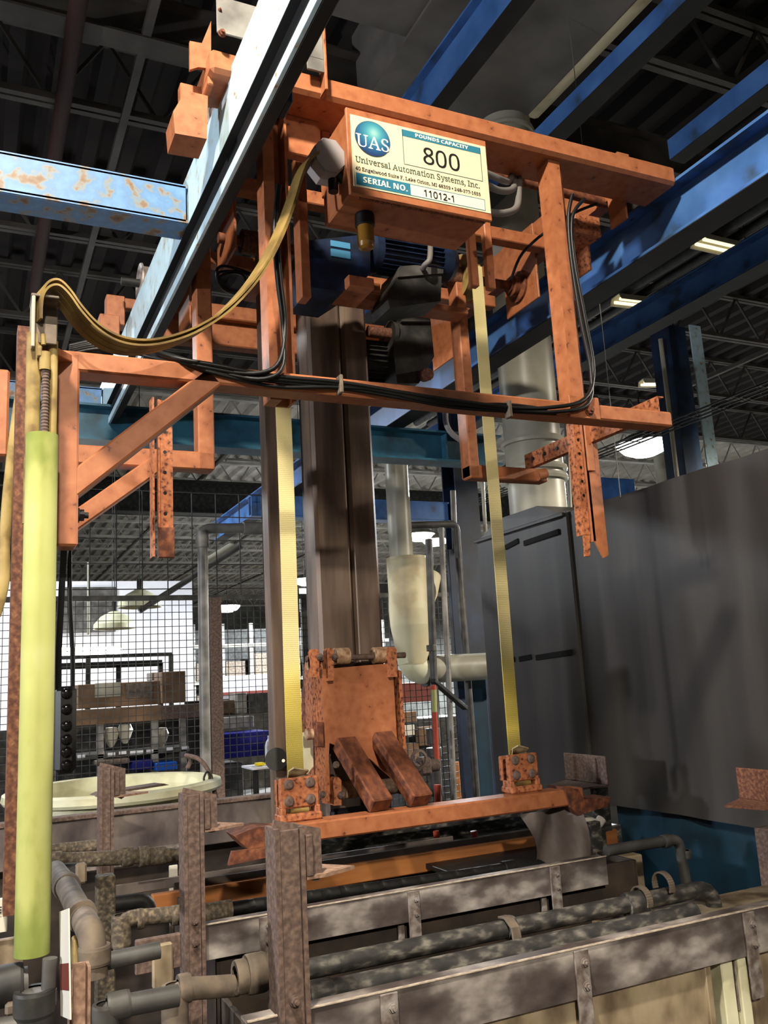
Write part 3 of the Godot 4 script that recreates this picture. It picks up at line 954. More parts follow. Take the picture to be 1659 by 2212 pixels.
# ---------- control box ----------
func text(parent: Node3D, called: String, words: String, font: String, at: Vector3, w: float, h: float, m: Material, weight := 400) -> void:
	var f := SystemFont.new()
	f.font_names = PackedStringArray([font])
	f.font_weight = weight
	var tm := TextMesh.new()
	tm.text = words
	tm.font = f
	tm.font_size = 48
	tm.pixel_size = 0.002
	tm.depth = 0.01
	tm.material = m
	var ab := tm.get_aabb()
	var o := MeshInstance3D.new()
	o.mesh = tm
	var c := 0
	for k in parent.get_children():
		if String(k.name).begins_with(called):
			c += 1
	o.name = called if c == 0 else "%s_%03d" % [called, c]
	parent.add_child(o, true)
	var sc := Vector3(w / ab.size.x, h / ab.size.y, 0.08)
	o.scale = sc
	o.position = at - parent.global_position - (ab.position + ab.size / 2.0) * sc


func control_box() -> void:
	var t := thing("control_box", "orange steel control box with a cream capacity sign on its front", "control box", Vector3(1.25, 3.056, -2.32))
	var s := S()
	bb(s, 1.002, 1.498, 3.06, 3.342, -2.215, -2.43, .005)
	obj("body", s, M.orange, t)
	s = S()
	bb(s, .996, 1.504, 3.053, 3.347, -2.2, -2.214, .004)
	obj("lid", s, M.orange, t)
	var sign := S()
	bb(sign, 1.009, 1.499, 3.079, 3.323, -2.198, -2.2005, .0004)
	var g := obj("capacity_sign", sign, M.sign_cream, t)
	g.set_meta("label", "cream printed sign reading UAS, pounds capacity 800")
	var zf := -2.1972
	# globe emblem
	s = S()
	var globe := Vector3(1.081, 3.253, -2.197)
	cyl(s, globe, globe + Vector3(0, 0, .0006), .0605, 40)
	var gm := StandardMaterial3D.new()
	var gt := GradientTexture2D.new()
	var gr := Gradient.new()
	gr.offsets = PackedFloat32Array([0, .35, .7, 1])
	gr.colors = PackedColorArray([C(.55, .72, .68), C(.2, .5, .56), C(.08, .3, .45), C(.04, .14, .32)])
	gt.gradient = gr
	gt.fill = GradientTexture2D.FILL_RADIAL
	gt.fill_from = Vector2(.55, .32)
	gt.fill_to = Vector2(1.05, .8)
	gt.width = 128
	gt.height = 128
	gm.albedo_texture = gt
	gm.roughness = .5
	var disc := ArrayMesh.new()
	var vs := PackedVector3Array()
	var uv := PackedVector2Array()
	var nn := PackedVector3Array()
	for k in 48:
		for a in [k + 1, k]:
			var q := Vector2(cos(TAU * a / 48.0), sin(TAU * a / 48.0))
			vs.append(Vector3(q.x, q.y, 0) * .059 + Vector3(0, 0, .0001))
			uv.append(Vector2(.5 + q.x * .5, .5 - q.y * .5))
			nn.append(Vector3(0, 0, 1))
		vs.append(Vector3(0, 0, .0001))
		uv.append(Vector2(.5, .5))
		nn.append(Vector3(0, 0, 1))
	var arr := []
	arr.resize(Mesh.ARRAY_MAX)
	arr[Mesh.ARRAY_VERTEX] = vs
	arr[Mesh.ARRAY_TEX_UV] = uv
	arr[Mesh.ARRAY_NORMAL] = nn
	disc.add_surface_from_arrays(Mesh.PRIMITIVE_TRIANGLES, arr)
	disc.surface_set_material(0, gm)
	var em := MeshInstance3D.new()
	em.mesh = disc
	em.name = "emblem"
	g.add_child(em, true)
	em.global_position = globe + Vector3(0, 0, .0008)
	obj("emblem_rim", s, M.print_line, g)
	text(g, "emblem_letter", "UAS", "Droid Serif", Vector3(1.08, 3.239, -2.196), .112, .044, M.print_white)
	# capacity panel
	s = S()
	var a := Vector3(1.187, 3.313, -2.198)
	var b := Vector3(1.482, 3.291, -2.198)
	var d := Vector3(1.477, 3.19, -2.198)
	bb(s, a.x, d.x, b.y - .001, a.y, zf, zf - .0008, 0.0)
	obj("header_bar", s, M.sign_teal, g)
	s = S()
	for e in [[a.x, a.x + .0016, d.y, a.y], [d.x - .0016, d.x, d.y, a.y], [a.x, d.x, d.y, d.y + .0016]]:
		bb(s, e[0], e[1], e[2], e[3], zf, zf - .0008, 0.0)
	obj("frame_line", s, M.print_line, g)
	text(g, "lettering", "POUNDS CAPACITY", "Droid Sans", Vector3((a.x + d.x) / 2, (a.y + b.y) / 2, zf + .0006), .196, .0125, M.print_white, 700)
	text(g, "lettering", "800", "Droid Sans", Vector3(1.325, 3.237, -2.197), .134, .061, M.print_black, 400)
	text(g, "lettering", "Universal Automation Systems, Inc.", "Droid Serif", Vector3(1.24, 3.169, -2.197), .444, .027, M.print_green)
	text(g, "lettering", "40 Engelwood Suite F, Lake Orion, MI 48359 • 248-377-1655", "Droid Serif", Vector3(1.24, 3.139, -2.197), .446, .0155, M.print_black)
	s = S()
	var e0 := Vector3(1.018, 3.125, -2.198)
	var e1 := Vector3(1.204, 3.085, -2.198)
	var e2 := Vector3(1.478, 3.085, -2.198)
	bb(s, e0.x, e1.x, e1.y, e0.y, zf, zf - .0008, 0.0)
	obj("serial_bar", s, M.sign_teal, g)
	s = S()
	bb(s, e1.x, e2.x, e1.y, e0.y, zf - .0004, zf - .0008, 0.0)
	obj("serial_field", s, M.sign_white, g)
	s = S()
	for e in [[e1.x, e2.x, e0.y - .0016, e0.y], [e1.x, e2.x, e1.y, e1.y + .0016], [e2.x - .0016, e2.x, e1.y, e0.y]]:
		bb(s, e[0], e[1], e[2], e[3], zf, zf - .0008, 0.0)
	obj("frame_line", s, M.sign_teal, g)
	text(g, "lettering", "SERIAL NO.", "Droid Sans", Vector3((e0.x + e1.x) / 2 + .006, (e0.y + e1.y) / 2, zf + .0006), .152, .0205, M.print_white, 700)
	text(g, "lettering", "11012-1", "Droid Sans", Vector3(1.305, 3.103, -2.196), .108, .0235, M.print_black)
	# hinge bead under the lid
	s = S()
	for i in 24:
		bb(s, 1.03 + i * .019, 1.045 + i * .019, 3.05, 3.056, -2.214, -2.222, .001)
	obj("gasket_tooth", s, M.orange_rust, t)
	# beacon under the box
	t = thing("warning_beacon", "amber warning beacon with a black cap hanging under the orange box", "beacon", Vector3(1.087, 2.938, -2.31))
	var bx := Vector3(1.092, 3.032, -2.31)
	var by: float = 2.938
	s = S()
	lathe(s, [Vector2(0, 3.058), Vector2(.03, 3.058), Vector2(.032, 3.05), Vector2(.032, 3.018), Vector2(.029, 3.014), Vector2(0, 3.014)], Vector3(bx.x, 0, -2.31), Basis(), 24)
	obj("cap", s, M.black, t)
	s = S()
	lathe(s, [Vector2(0, 3.014), Vector2(.027, 3.014), Vector2(.0275, by + .02), Vector2(.024, by + .006), Vector2(.014, by), Vector2(0, by)], Vector3(bx.x, 0, -2.31), Basis(), 24)
	obj("lens", s, M.amber, t)
	# junction box left of the control box
	t = thing("junction_box", "small grey eight-sided junction box at the left of the orange box", "junction box", Vector3(0.9754, 3.172, -2.3))
	var jc := Vector3(0.9554, 3.197, -2.25)
	s = S()
	var oct := []
	for k in 8:
		var q := TAU * (k + .5) / 8.0
		oct.append(Vector2(cos(q) * .054, sin(q) * .064))
	ext(s, oct, jc + Vector3(0, 0, .0), Vector3(1, 0, 0), Vector3.UP, Vector3(0, 0, -.07))
	obj("body", s, M.grey_box, t)
	s = S()
	var oct2 := []
	for q in oct:
		oct2.append(q * .93)
	ext(s, oct2, jc + Vector3(0, 0, .008), Vector3(1, 0, 0), Vector3.UP, Vector3(0, 0, -.008))
	obj("cover", s, M.grey_box, t)
	s = S()
	cyl(s, jc + Vector3(.04, -.04, -.03), jc + Vector3(.075, -.07, -.03), .018, 12)
	cyl(s, jc + Vector3(.02, -.1, -.03), jc + Vector3(.02, -.05, -.03), .016, 12)
	obj("cable_gland", s, M.black, t)
	# flexible conduits looping out of the right side
	var cs := [
		[[Vector3(1.568, 3.316, -2.32), Vector3(1.65, 3.334, -2.36), Vector3(1.738, 3.375, -2.42), Vector3(1.821, 3.478, -2.5), Vector3(1.893, 3.587, -2.6)], "upper grey conduit curving from the right side of the orange box"],
		[[Vector3(1.554, 3.256, -2.3), Vector3(1.641, 3.272, -2.34), Vector3(1.741, 3.334, -2.4), Vector3(1.828, 3.463, -2.5), Vector3(1.896, 3.578, -2.6)], "middle grey conduit curving from the right side of the orange box"],
		[[Vector3(1.556, 3.151, -2.3), Vector3(1.639, 3.174, -2.32), Vector3(1.721, 3.234, -2.36), Vector3(1.782, 3.35, -2.42), Vector3(1.848, 3.478, -2.5), Vector3(1.919, 3.583, -2.6)], "lowest grey conduit looping widest from the right side of the orange box"]]
	for c in cs:
		s = S()
		tube(s, spline(c[0], 6), .0125, 10)
		tag(obj("flexible_conduit", s, M.conduit_grey), c[1], "conduit", "grey conduits at the right of the orange box")


# ---------- motors between the trolley beams ----------
func motor(t: Node3D, a: Vector3, b: Vector3, r: float, m: Material) -> void:
	# a ribbed motor body from a to b with end bells
	var s := S()
	cyl(s, a, b, r * .86, 24)
	obj("stator", s, m, t)
	var d := (b - a).normalized()
	var B := along(d)
	s = S()
	for k in 26:
		var q := TAU * k / 26.0
		var n := B.x * cos(q) + B.y * sin(q)
		bar(s, a + n * r * .92 + d * .02, b + n * r * .92 - d * .02, .004, r * .2, 0.0, n)
	obj("cooling_fin", s, m, t)
	s = S()
	lathe(s, [Vector2(0, -.03), Vector2(r * .7, -.03), Vector2(r, -.012), Vector2(r, .02), Vector2(0, .02)], a, Basis(B.x, d, B.x.cross(d)), 24)
	obj("end_bell", s, m, t)
	s = S()
	lathe(s, [Vector2(0, -.02), Vector2(r, -.02), Vector2(r, .03), Vector2(r * .75, .06), Vector2(0, .06)], b, Basis(B.x, d, B.x.cross(d)), 24)
	obj("end_bell", s, m, t)


func hoist_drives() -> void:
	var t := thing("hoist_motor", "dark blue hoist gearmotor hanging under the orange box above the mast", "motor", Vector3(1.35, 3.2, -3.0))
	var s := S()
	var c := Vector3(1.249, 3.202, -2.95)
	ext(s, [Vector2(1.118, 3.273), Vector2(1.392, 3.351), Vector2(1.383, 3.18), Vector2(1.255, 3.083), Vector2(1.129, 3.083), Vector2(1.101, 3.193)], Vector3(0, 0, -2.9), Vector3(1, 0, 0), Vector3.UP, Vector3(0, 0, -.26))
	obj("gearbox", s, M.motor_blue, t)
	s = S()
	bb(s, 1.216, 1.299, 3.224, 3.256, -2.895, -2.901, .001)
	bb(s, 1.217, 1.3, 3.266, 3.292, -2.895, -2.901, .001)
	obj("rating_plate", s, M.plate_blue, t)
	motor(t, Vector3(1.446, 3.33, -3), Vector3(1.762, 3.334, -3), .085, M.motor_blue)
	s = S()
	bb(s, 1.269, 1.379, 3.093, 3.14, -2.86, -3.05, .004)
	bb(s, 1.2, 1.95, 3.167, 3.197, -3.1, -3.2, .004)
	obj("mounting_bracket", s, M.orange, t)
	t = thing("terminal_box", "grey cast box with a conduit entering its top right of the mast", "junction box", Vector3(1.636, 3.121, -3))
	s = S()
	ext(s, [Vector2(1.475, 3.117), Vector2(1.551, 3.255), Vector2(1.743, 3.298), Vector2(1.724, 3.132), Vector2(1.485, 3.068)], Vector3(0, 0, -2.95), Vector3(1, 0, 0), Vector3.UP, Vector3(0, 0, -.16))
	obj("body", s, M.motor_dark, t)
	s = S()
	ext(s, [Vector2(1.538, 3.254), Vector2(1.745, 3.302), Vector2(1.741, 3.255), Vector2(1.526, 3.205)], Vector3(0, 0, -2.94), Vector3(1, 0, 0), Vector3.UP, Vector3(0, 0, -.18))
	obj("cover", s, M.grey_pvc, t)
	s = S()
	tube(s, spline([Vector3(1.665, 3.348, -2.9), Vector3(1.645, 3.273, -2.88), Vector3(1.633, 3.256, -2.9), Vector3(1.646, 3.261, -2.95)], 5), .012, 10)
	obj("conduit", s, M.conduit_grey, t)
	t = thing("travel_gearbox", "dark greasy worm gearbox with a shaft and ribbed motor right of the mast", "gearbox", Vector3(1.855, 2.967, -3.5))
	s = S()
	ext(s, [Vector2(1.772, 3.264), Vector2(1.952, 3.288), Vector2(1.958, 3.099), Vector2(1.866, 2.956), Vector2(1.751, 2.944), Vector2(1.742, 3.098)], Vector3(0, 0, -3.45), Vector3(1, 0, 0), Vector3.UP, Vector3(0, 0, -.2), true)
	obj("housing", s, M.motor_dark, t)
	s = S()
	ext(s, [Vector2(1.8, 3.32), Vector2(1.933, 3.338), Vector2(1.94, 3.268), Vector2(1.785, 3.248)], Vector3(0, 0, -3.43), Vector3(1, 0, 0), Vector3.UP, Vector3(0, 0, -.22))
	obj("top_cover", s, M.grey_pvc, t)
	s = S()
	cyl(s, Vector3(1.639, 3.207, -3.5), Vector3(1.773, 3.209, -3.5), .028, 14)
	obj("shaft", s, M.rust_red, t)
	s = S()
	var f := Vector3(1.772, 3.205, -3.5)
	lathe(s, [Vector2(0, -.02), Vector2(.065, -.02), Vector2(.065, 0), Vector2(.045, .02), Vector2(0, .02)], f, Basis(Vector3(0, 0, 1), Vector3(1, 0, 0), Vector3(0, 1, 0)), 24)
	obj("flange", s, M.motor_dark, t)
	motor(t, Vector3(1.506, 3.094, -3.62), Vector3(1.81, 3.098, -3.62), .11, M.motor_dark)
	s = S()
	cyl(s, Vector3(1.893, 2.995, -3.45), Vector3(1.891, 2.986, -3.4), .03, 12)
	obj("drain_plug", s, M.rust_red, t)

# ---------- mast, straps and carriage ----------
func strap(x0: float, x1: float, z: float, y_top: float, y_bot: float, label: String, seedn: int) -> void:
	var s := S()
	var pts := []
	var cols := []
	var rng := RandomNumberGenerator.new()
	rng.seed = seedn
	var n := 40
	for i in n + 1:
		var k := float(i) / n
		pts.append(Vector3((x0 + x1) / 2 + .0015 * sin(k * 9.0 + seedn), lerpf(y_top, y_bot, k), z + .002 * sin(k * 6.0)))
		# faded cream at the top, bright yellow where it was kept off the drum, grimy patches
		var y := lerpf(y_top, y_bot, k)
		var fresh := smoothstep(1.72, 1.55, y)
		var c := C(.8, .745, .53).lerp(C(.84, .75, .36), fresh)
		c = c.darkened(.12 * rng.randf() + .3 * smoothstep(1.38, 1.28, y))
		cols.append(c.srgb_to_linear())
	sweep(s, pts, x1 - x0, .005, Vector3(1, 0, 0), cols)
	tag(obj("lifting_strap", s, M.webbing), label, "strap", "yellow lifting straps of the hoist")


func lifting() -> void:
	var t := thing("telescopic_mast", "tall dark brown steel mast of two square sections down the middle", "mast", Vector3(1.45, 1.05, -3.5))
	var s := S()
	bb(s, 1.298, 1.456, 1.06, 3.34, -3.4, -3.56, .014)
	obj("mast_section", s, M.mast_steel, t)
	s = S()
	bb(s, 1.462, 1.588, 1.06, 3.34, -3.402, -3.56, .014)
	obj("mast_section", s, M.mast_steel, t)
	s = S()
	bb(s, 1.31, 1.56, 1.0, 1.1, -3.38, -3.6, .01)
	obj("foot_block", s, M.black, t)
	t = thing("guide_post", "slim dark brown guide post just behind the left yellow strap", "post", Vector3(1.15, 1.0, -3.55))
	s = S()
	ext(s, [Vector2(0, 0), Vector2(.07, 0), Vector2(.07, -.012), Vector2(.085, -.012), Vector2(.085, -.08), Vector2(0, -.08)], Vector3(1.122, 1.0, -3.5), Vector3(1, 0, 0), Vector3(0, 0, 1), Vector3(0, 2.4, 0))
	obj("post", s, M.mast_steel, t)
	s = S()
	cyl(s, Vector3(1.119, 1.306, -3.48), Vector3(1.125, 1.304, -3.5), .045, 20)
	obj("sensor_housing", s, M.black, t)
	s = S()
	cyl(s, Vector3(1.145, 1.298, -3.47), Vector3(1.15, 1.297, -3.485), .006, 10)
	obj("indicator_lamp", s, M.led_orange, t)
	# drum with the strap wrapped round it
	for d in [[1.045, 1.107, "worn drum with the left yellow strap wound on it"], [1.99, 2.05, "worn drum with the right yellow strap wound on it"]]:
		t = thing("strap_drum", d[2], "drum", Vector3((d[0] + d[1]) / 2, 3.34, -3.23))
		s = S()
		cyl(s, Vector3(d[0], 3.41, -3.23), Vector3(d[1], 3.41, -3.23), .105, 28)
		obj("wound_webbing", s, M.yellow_paint, t)
		s = S()
		cyl(s, Vector3(d[0] - .09, 3.41, -3.23), Vector3(d[0] - .004, 3.41, -3.23), .05, 20)
		obj("hub", s, M.rust_red, t)
	strap(1.045, 1.107, -3.122, 3.42, 1.262, "left yellow lifting strap hanging beside the slim guide post", 3)
	strap(1.993, 2.051, -3.122, 3.42, 1.262, "right yellow lifting strap hanging in front of the grey panel", 8)
	# carriage and spreader beam
	t = thing("lift_carriage", "orange carriage with rollers on the mast and a wide spreader beam below", "carriage", Vector3(1.45, 1.05, -3.2))
	s = S()
	ext(s, [Vector2(1.262, 1.65), Vector2(1.575, 1.661), Vector2(1.575, 1.331), Vector2(1.585, 1.167), Vector2(1.452, 1.287), Vector2(1.281, 1.363), Vector2(1.262, 1.2)], Vector3(0, 0, -3.3), Vector3(1, 0, 0), Vector3.UP, Vector3(0, 0, -.014))
	obj("front_plate", s, M.orange, t)
	s = S()
	ext(s, [Vector2(0, 1.169), Vector2(0, 1.589), Vector2(-.04, 1.698), Vector2(-.2, 1.68), Vector2(-.26, 1.518), Vector2(-.26, 1.169)], Vector3(1.2625, 0, -3.303), Vector3(0, 0, 1), Vector3.UP, Vector3(.014, 0, 0))
	obj("side_plate", s, M.orange_worn, t)
	s = S()
	ext(s, [Vector2(0, 1.133), Vector2(0, 1.626), Vector2(-.2, 1.664), Vector2(-.26, 1.133)], Vector3(1.6, 0, -3.3), Vector3(0, 0, 1), Vector3.UP, Vector3(.014, 0, 0))
	obj("side_plate", s, M.orange_worn, t)
	# brackets that hold the upper and lower roller shafts
	for e in [[Vector3(1.212, 1.73, -3.28), Vector3(1.242, 1.621, -3.28)], [Vector3(1.278, 1.732, -3.28), Vector3(1.304, 1.603, -3.28)], [Vector3(1.548, 1.726, -3.28), Vector3(1.583, 1.604, -3.28)], [Vector3(1.245, 1.25, -3.28), Vector3(1.263, 1.14, -3.28)], [Vector3(1.279, 1.233, -3.28), Vector3(1.312, 1.13, -3.28)]]:
		s = S()
		var p: Vector3 = e[0]
		var q: Vector3 = e[1]
		ext(s, [Vector2(p.x, q.y), Vector2(p.x, p.y - .012), Vector2(p.x + .008, p.y), Vector2(q.x - .01, p.y), Vector2(q.x, p.y - .012), Vector2(q.x - .004, q.y)], Vector3(0, 0, -3.27), Vector3(1, 0, 0), Vector3.UP, Vector3(0, 0, -.05))
		obj("roller_bracket", s, M.orange_worn, t)
	for e in [[Vector3(1.329, 1.699, -3.33), Vector3(1.39, 1.699, -3.33), 0.034], [Vector3(1.502, 1.696, -3.33), Vector3(1.565, 1.696, -3.33), 0.034], [Vector3(1.343, 1.178, -3.33), Vector3(1.395, 1.176, -3.33), 0.034], [Vector3(1.512, 1.171, -3.33), Vector3(1.566, 1.17, -3.33), 0.032], [Vector3(1.212, 1.678, -3.33), Vector3(1.228, 1.679, -3.33), 0.028]]:
		s = S()
		var p: Vector3 = e[0]
		var q: Vector3 = e[1]
		cyl(s, Vector3(p.x, q.y, -3.33), Vector3(q.x, q.y, -3.33), e[2], 22)
		obj("roller", s, M.rubber_roller, t)
	for e in [[Vector3(1.205, 1.7, -3.33), Vector3(1.649, 1.692, -3.33)], [Vector3(1.242, 1.177, -3.33), Vector3(1.603, 1.162, -3.33)]]:
		s = S()
		var p: Vector3 = e[0]
		var q: Vector3 = e[1]
		cyl(s, Vector3(p.x, q.y, -3.33), Vector3(q.x, q.y, -3.33), .012, 12)
		obj("roller_shaft", s, M.rust, t)
	for p in [Vector3(1.241, 1.698, -3.262), Vector3(1.305, 1.695, -3.262), Vector3(1.229, 1.178, -3.262), Vector3(1.305, 1.168, -3.262), Vector3(1.289, 1.282, -3.262)]:
		s = S()
		bolt(s, p, Vector3(0, 0, 1), .011)
		obj("shaft_nut", s, M.rust, t)
	for e in [[Vector3(1.199, 1.436, -3.32), Vector3(1.255, 1.391, -3.32)]]:
		s = S()
		var p: Vector3 = e[0]
		var q: Vector3 = e[1]
		cyl(s, Vector3(p.x, q.y + .01, -3.34), Vector3(q.x, q.y + .01, -3.34), .022, 16)
		obj("roller", s, M.rubber_roller, t)
		s = S()
		bb(s, q.x - .03, q.x, q.y - .04, p.y + .01, -3.29, -3.34, .003)
		obj("roller_bracket", s, M.orange_rust, t)
	# two forked arms from the plate down to the spreader beam
	s = S()
	bar(s, Vector3(1.345, 1.36, -3.31), Vector3(1.377, 1.142, -3.05), .088, .062, .005)
	obj("arm", s, M.orange_rust, t)
	s = S()
	bar(s, Vector3(1.508, 1.37, -3.31), Vector3(1.543, 1.142, -3.05), .088, .062, .005)
	obj("arm", s, M.orange_rust, t)
	s = S()
	bb(s, .93, 2.27, 1.056, 1.12, -3.02, -3.12, .006)
	obj("spreader_beam", s, M.orange, t)
	s = S()
	ext(s, [Vector2(0.8098, 1.111), Vector2(0.8644, 1.125), Vector2(0.8968, 1.13), Vector2(0.9719, 1.119), Vector2(0.9598, 1.054), Vector2(0.8625, 1.057), Vector2(0.8345, 1.084)], Vector3(0, 0, -3.0), Vector3(1, 0, 0), Vector3.UP, Vector3(0, 0, -.12))
	obj("end_cap", s, M.orange_rust, t)
	s = S()
	ext(s, [Vector2(0.797, 1.066), Vector2(0.9438, 1.063), Vector2(0.9396, 1.034), Vector2(0.8274, 1.027), Vector2(0.7835, 1.024)], Vector3(0, 0, -2.98), Vector3(1, 0, 0), Vector3.UP, Vector3(0, 0, -.02))
	obj("end_plate", s, M.orange_rust, t)
	s = S()
	ext(s, [Vector2(2.168, 1.133), Vector2(2.235, 1.118), Vector2(2.262, 1.074), Vector2(2.394, 1.071), Vector2(2.38, 1.036), Vector2(2.223, 1.017), Vector2(2.191, 1.051)], Vector3(0, 0, -3.01), Vector3(1, 0, 0), Vector3.UP, Vector3(0, 0, -.11))
	obj("end_cap", s, M.orange_rust, t)
	# strap clamps
	for e in [[.998, 1.147, 598.0], [1.955, 2.098, 1088.0]]:
		var x0: float = e[0]
		var x1: float = e[1]
		s = S()
		bb(s, x0, x1, 1.165, 1.27, -3.075, -3.1, .006)
		bb(s, x0 - .004, x1 + .004, 1.12, 1.148, -3.06, -3.14, .006)
		bb(s, x0, x0 + .02, 1.14, 1.17, -3.07, -3.13, .003)
		bb(s, x1 - .02, x1, 1.14, 1.17, -3.07, -3.13, .003)
		bb(s, x0 + .006, x1 - .002, 1.165, 1.262, -3.14, -3.16, .004)
		var clamp_plate := obj("strap_clamp", s, M.orange_worn, t)
		for k in 4:
			s = S()
			var p := Vector3(x0 + .034 if k % 2 == 0 else x1 - .034, 1.19 if k < 2 else 1.248, -3.075)
			lathe(s, [Vector2(.0, .012), Vector2(.012, .011), Vector2(.018, .004), Vector2(.019, 0)], p, Basis(Vector3(1, 0, 0), Vector3(0, 0, 1), Vector3(0, -1, 0)), 14)
			obj("clamp_bolt", s, M.rust, clamp_plate)
		s = S()
		cyl(s, Vector3(x0 + .04, 1.157, -3.09), Vector3(x1 - .04, 1.157, -3.09), .012, 14)
		obj("webbing_loop", s, M.cable_yellow, t)
		s = S()
		sweep(s, [Vector3((x0 + x1) / 2, 1.265, -3.1), Vector3((x0 + x1) / 2, 1.285, -3.098), Vector3((x0 + x1) / 2 + .01, 1.297, -3.08)], .072, .006, Vector3(1, 0, 0))
		obj("webbing_tail", s, M.insulation, t)
	# pale plate hanging behind the left strap
	s = S()
	ext(s, [Vector2(1.216, 1.405), Vector2(1.258, 1.406), Vector2(1.254, 1.27), Vector2(1.227, 1.242), Vector2(1.209, 1.244)], Vector3(0, 0, -3.42), Vector3(1, 0, 0), Vector3.UP, Vector3(0, 0, -.01))
	tag(obj("limit_plate", s, M.ivory), "pale chamfered plate peeking out right of the left yellow strap", "plate")


# ---------- festoon and bumper mast ----------
func festoon() -> void:
	var t := thing("festoon_cable", "bundle of flat yellow festoon cables drooping from the junction box to the bracket", "cable", Vector3(0.3684, 2.458, -2.2))
	var base := [Vector3(0.9298, 3.208, -2.27), Vector3(0.8848, 3.168, -2.26), Vector3(0.8501, 3.1, -2.25), Vector3(0.8181, 3.004, -2.24), Vector3(0.7795, 2.902, -2.23), Vector3(0.7294, 2.794, -2.22), Vector3(0.6691, 2.695, -2.21), Vector3(0.5919, 2.601, -2.2), Vector3(0.5122, 2.533, -2.19), Vector3(0.4362, 2.489, -2.18), Vector3(0.3634, 2.464, -2.17), Vector3(0.2988, 2.463, -2.16), Vector3(0.2477, 2.487, -2.155), Vector3(0.2083, 2.525, -2.15), Vector3(0.1806, 2.564, -2.15), Vector3(0.1566, 2.586, -2.15), Vector3(0.1352, 2.582, -2.15), Vector3(0.1206, 2.562, -2.15), Vector3(0.1159, 2.533, -2.15), Vector3(0.1155, 2.495, -2.15)]
	# three flat cables side by side in two layers; they gather where they enter the junction box
	for k in 6:
		var s := S()
		var pts := []
		for i in base.size():
			var f := smoothstep(0.0, 0.35, float(i) / (base.size() - 1))
			var lane := (k % 3 - 1) * lerpf(.012, .027, f)
			var layer := (k / 3) * lerpf(.006, .014, f)
			var p: Vector3 = base[i]
			pts.append(p + Vector3(lane * .25, layer, lane))
		sweep(s, spline(pts, 4), .0255 if k % 3 == 1 else .025, .0055, Vector3(.25, 0, 1))
		obj("flat_cable", s, M.cable_yellow, t)


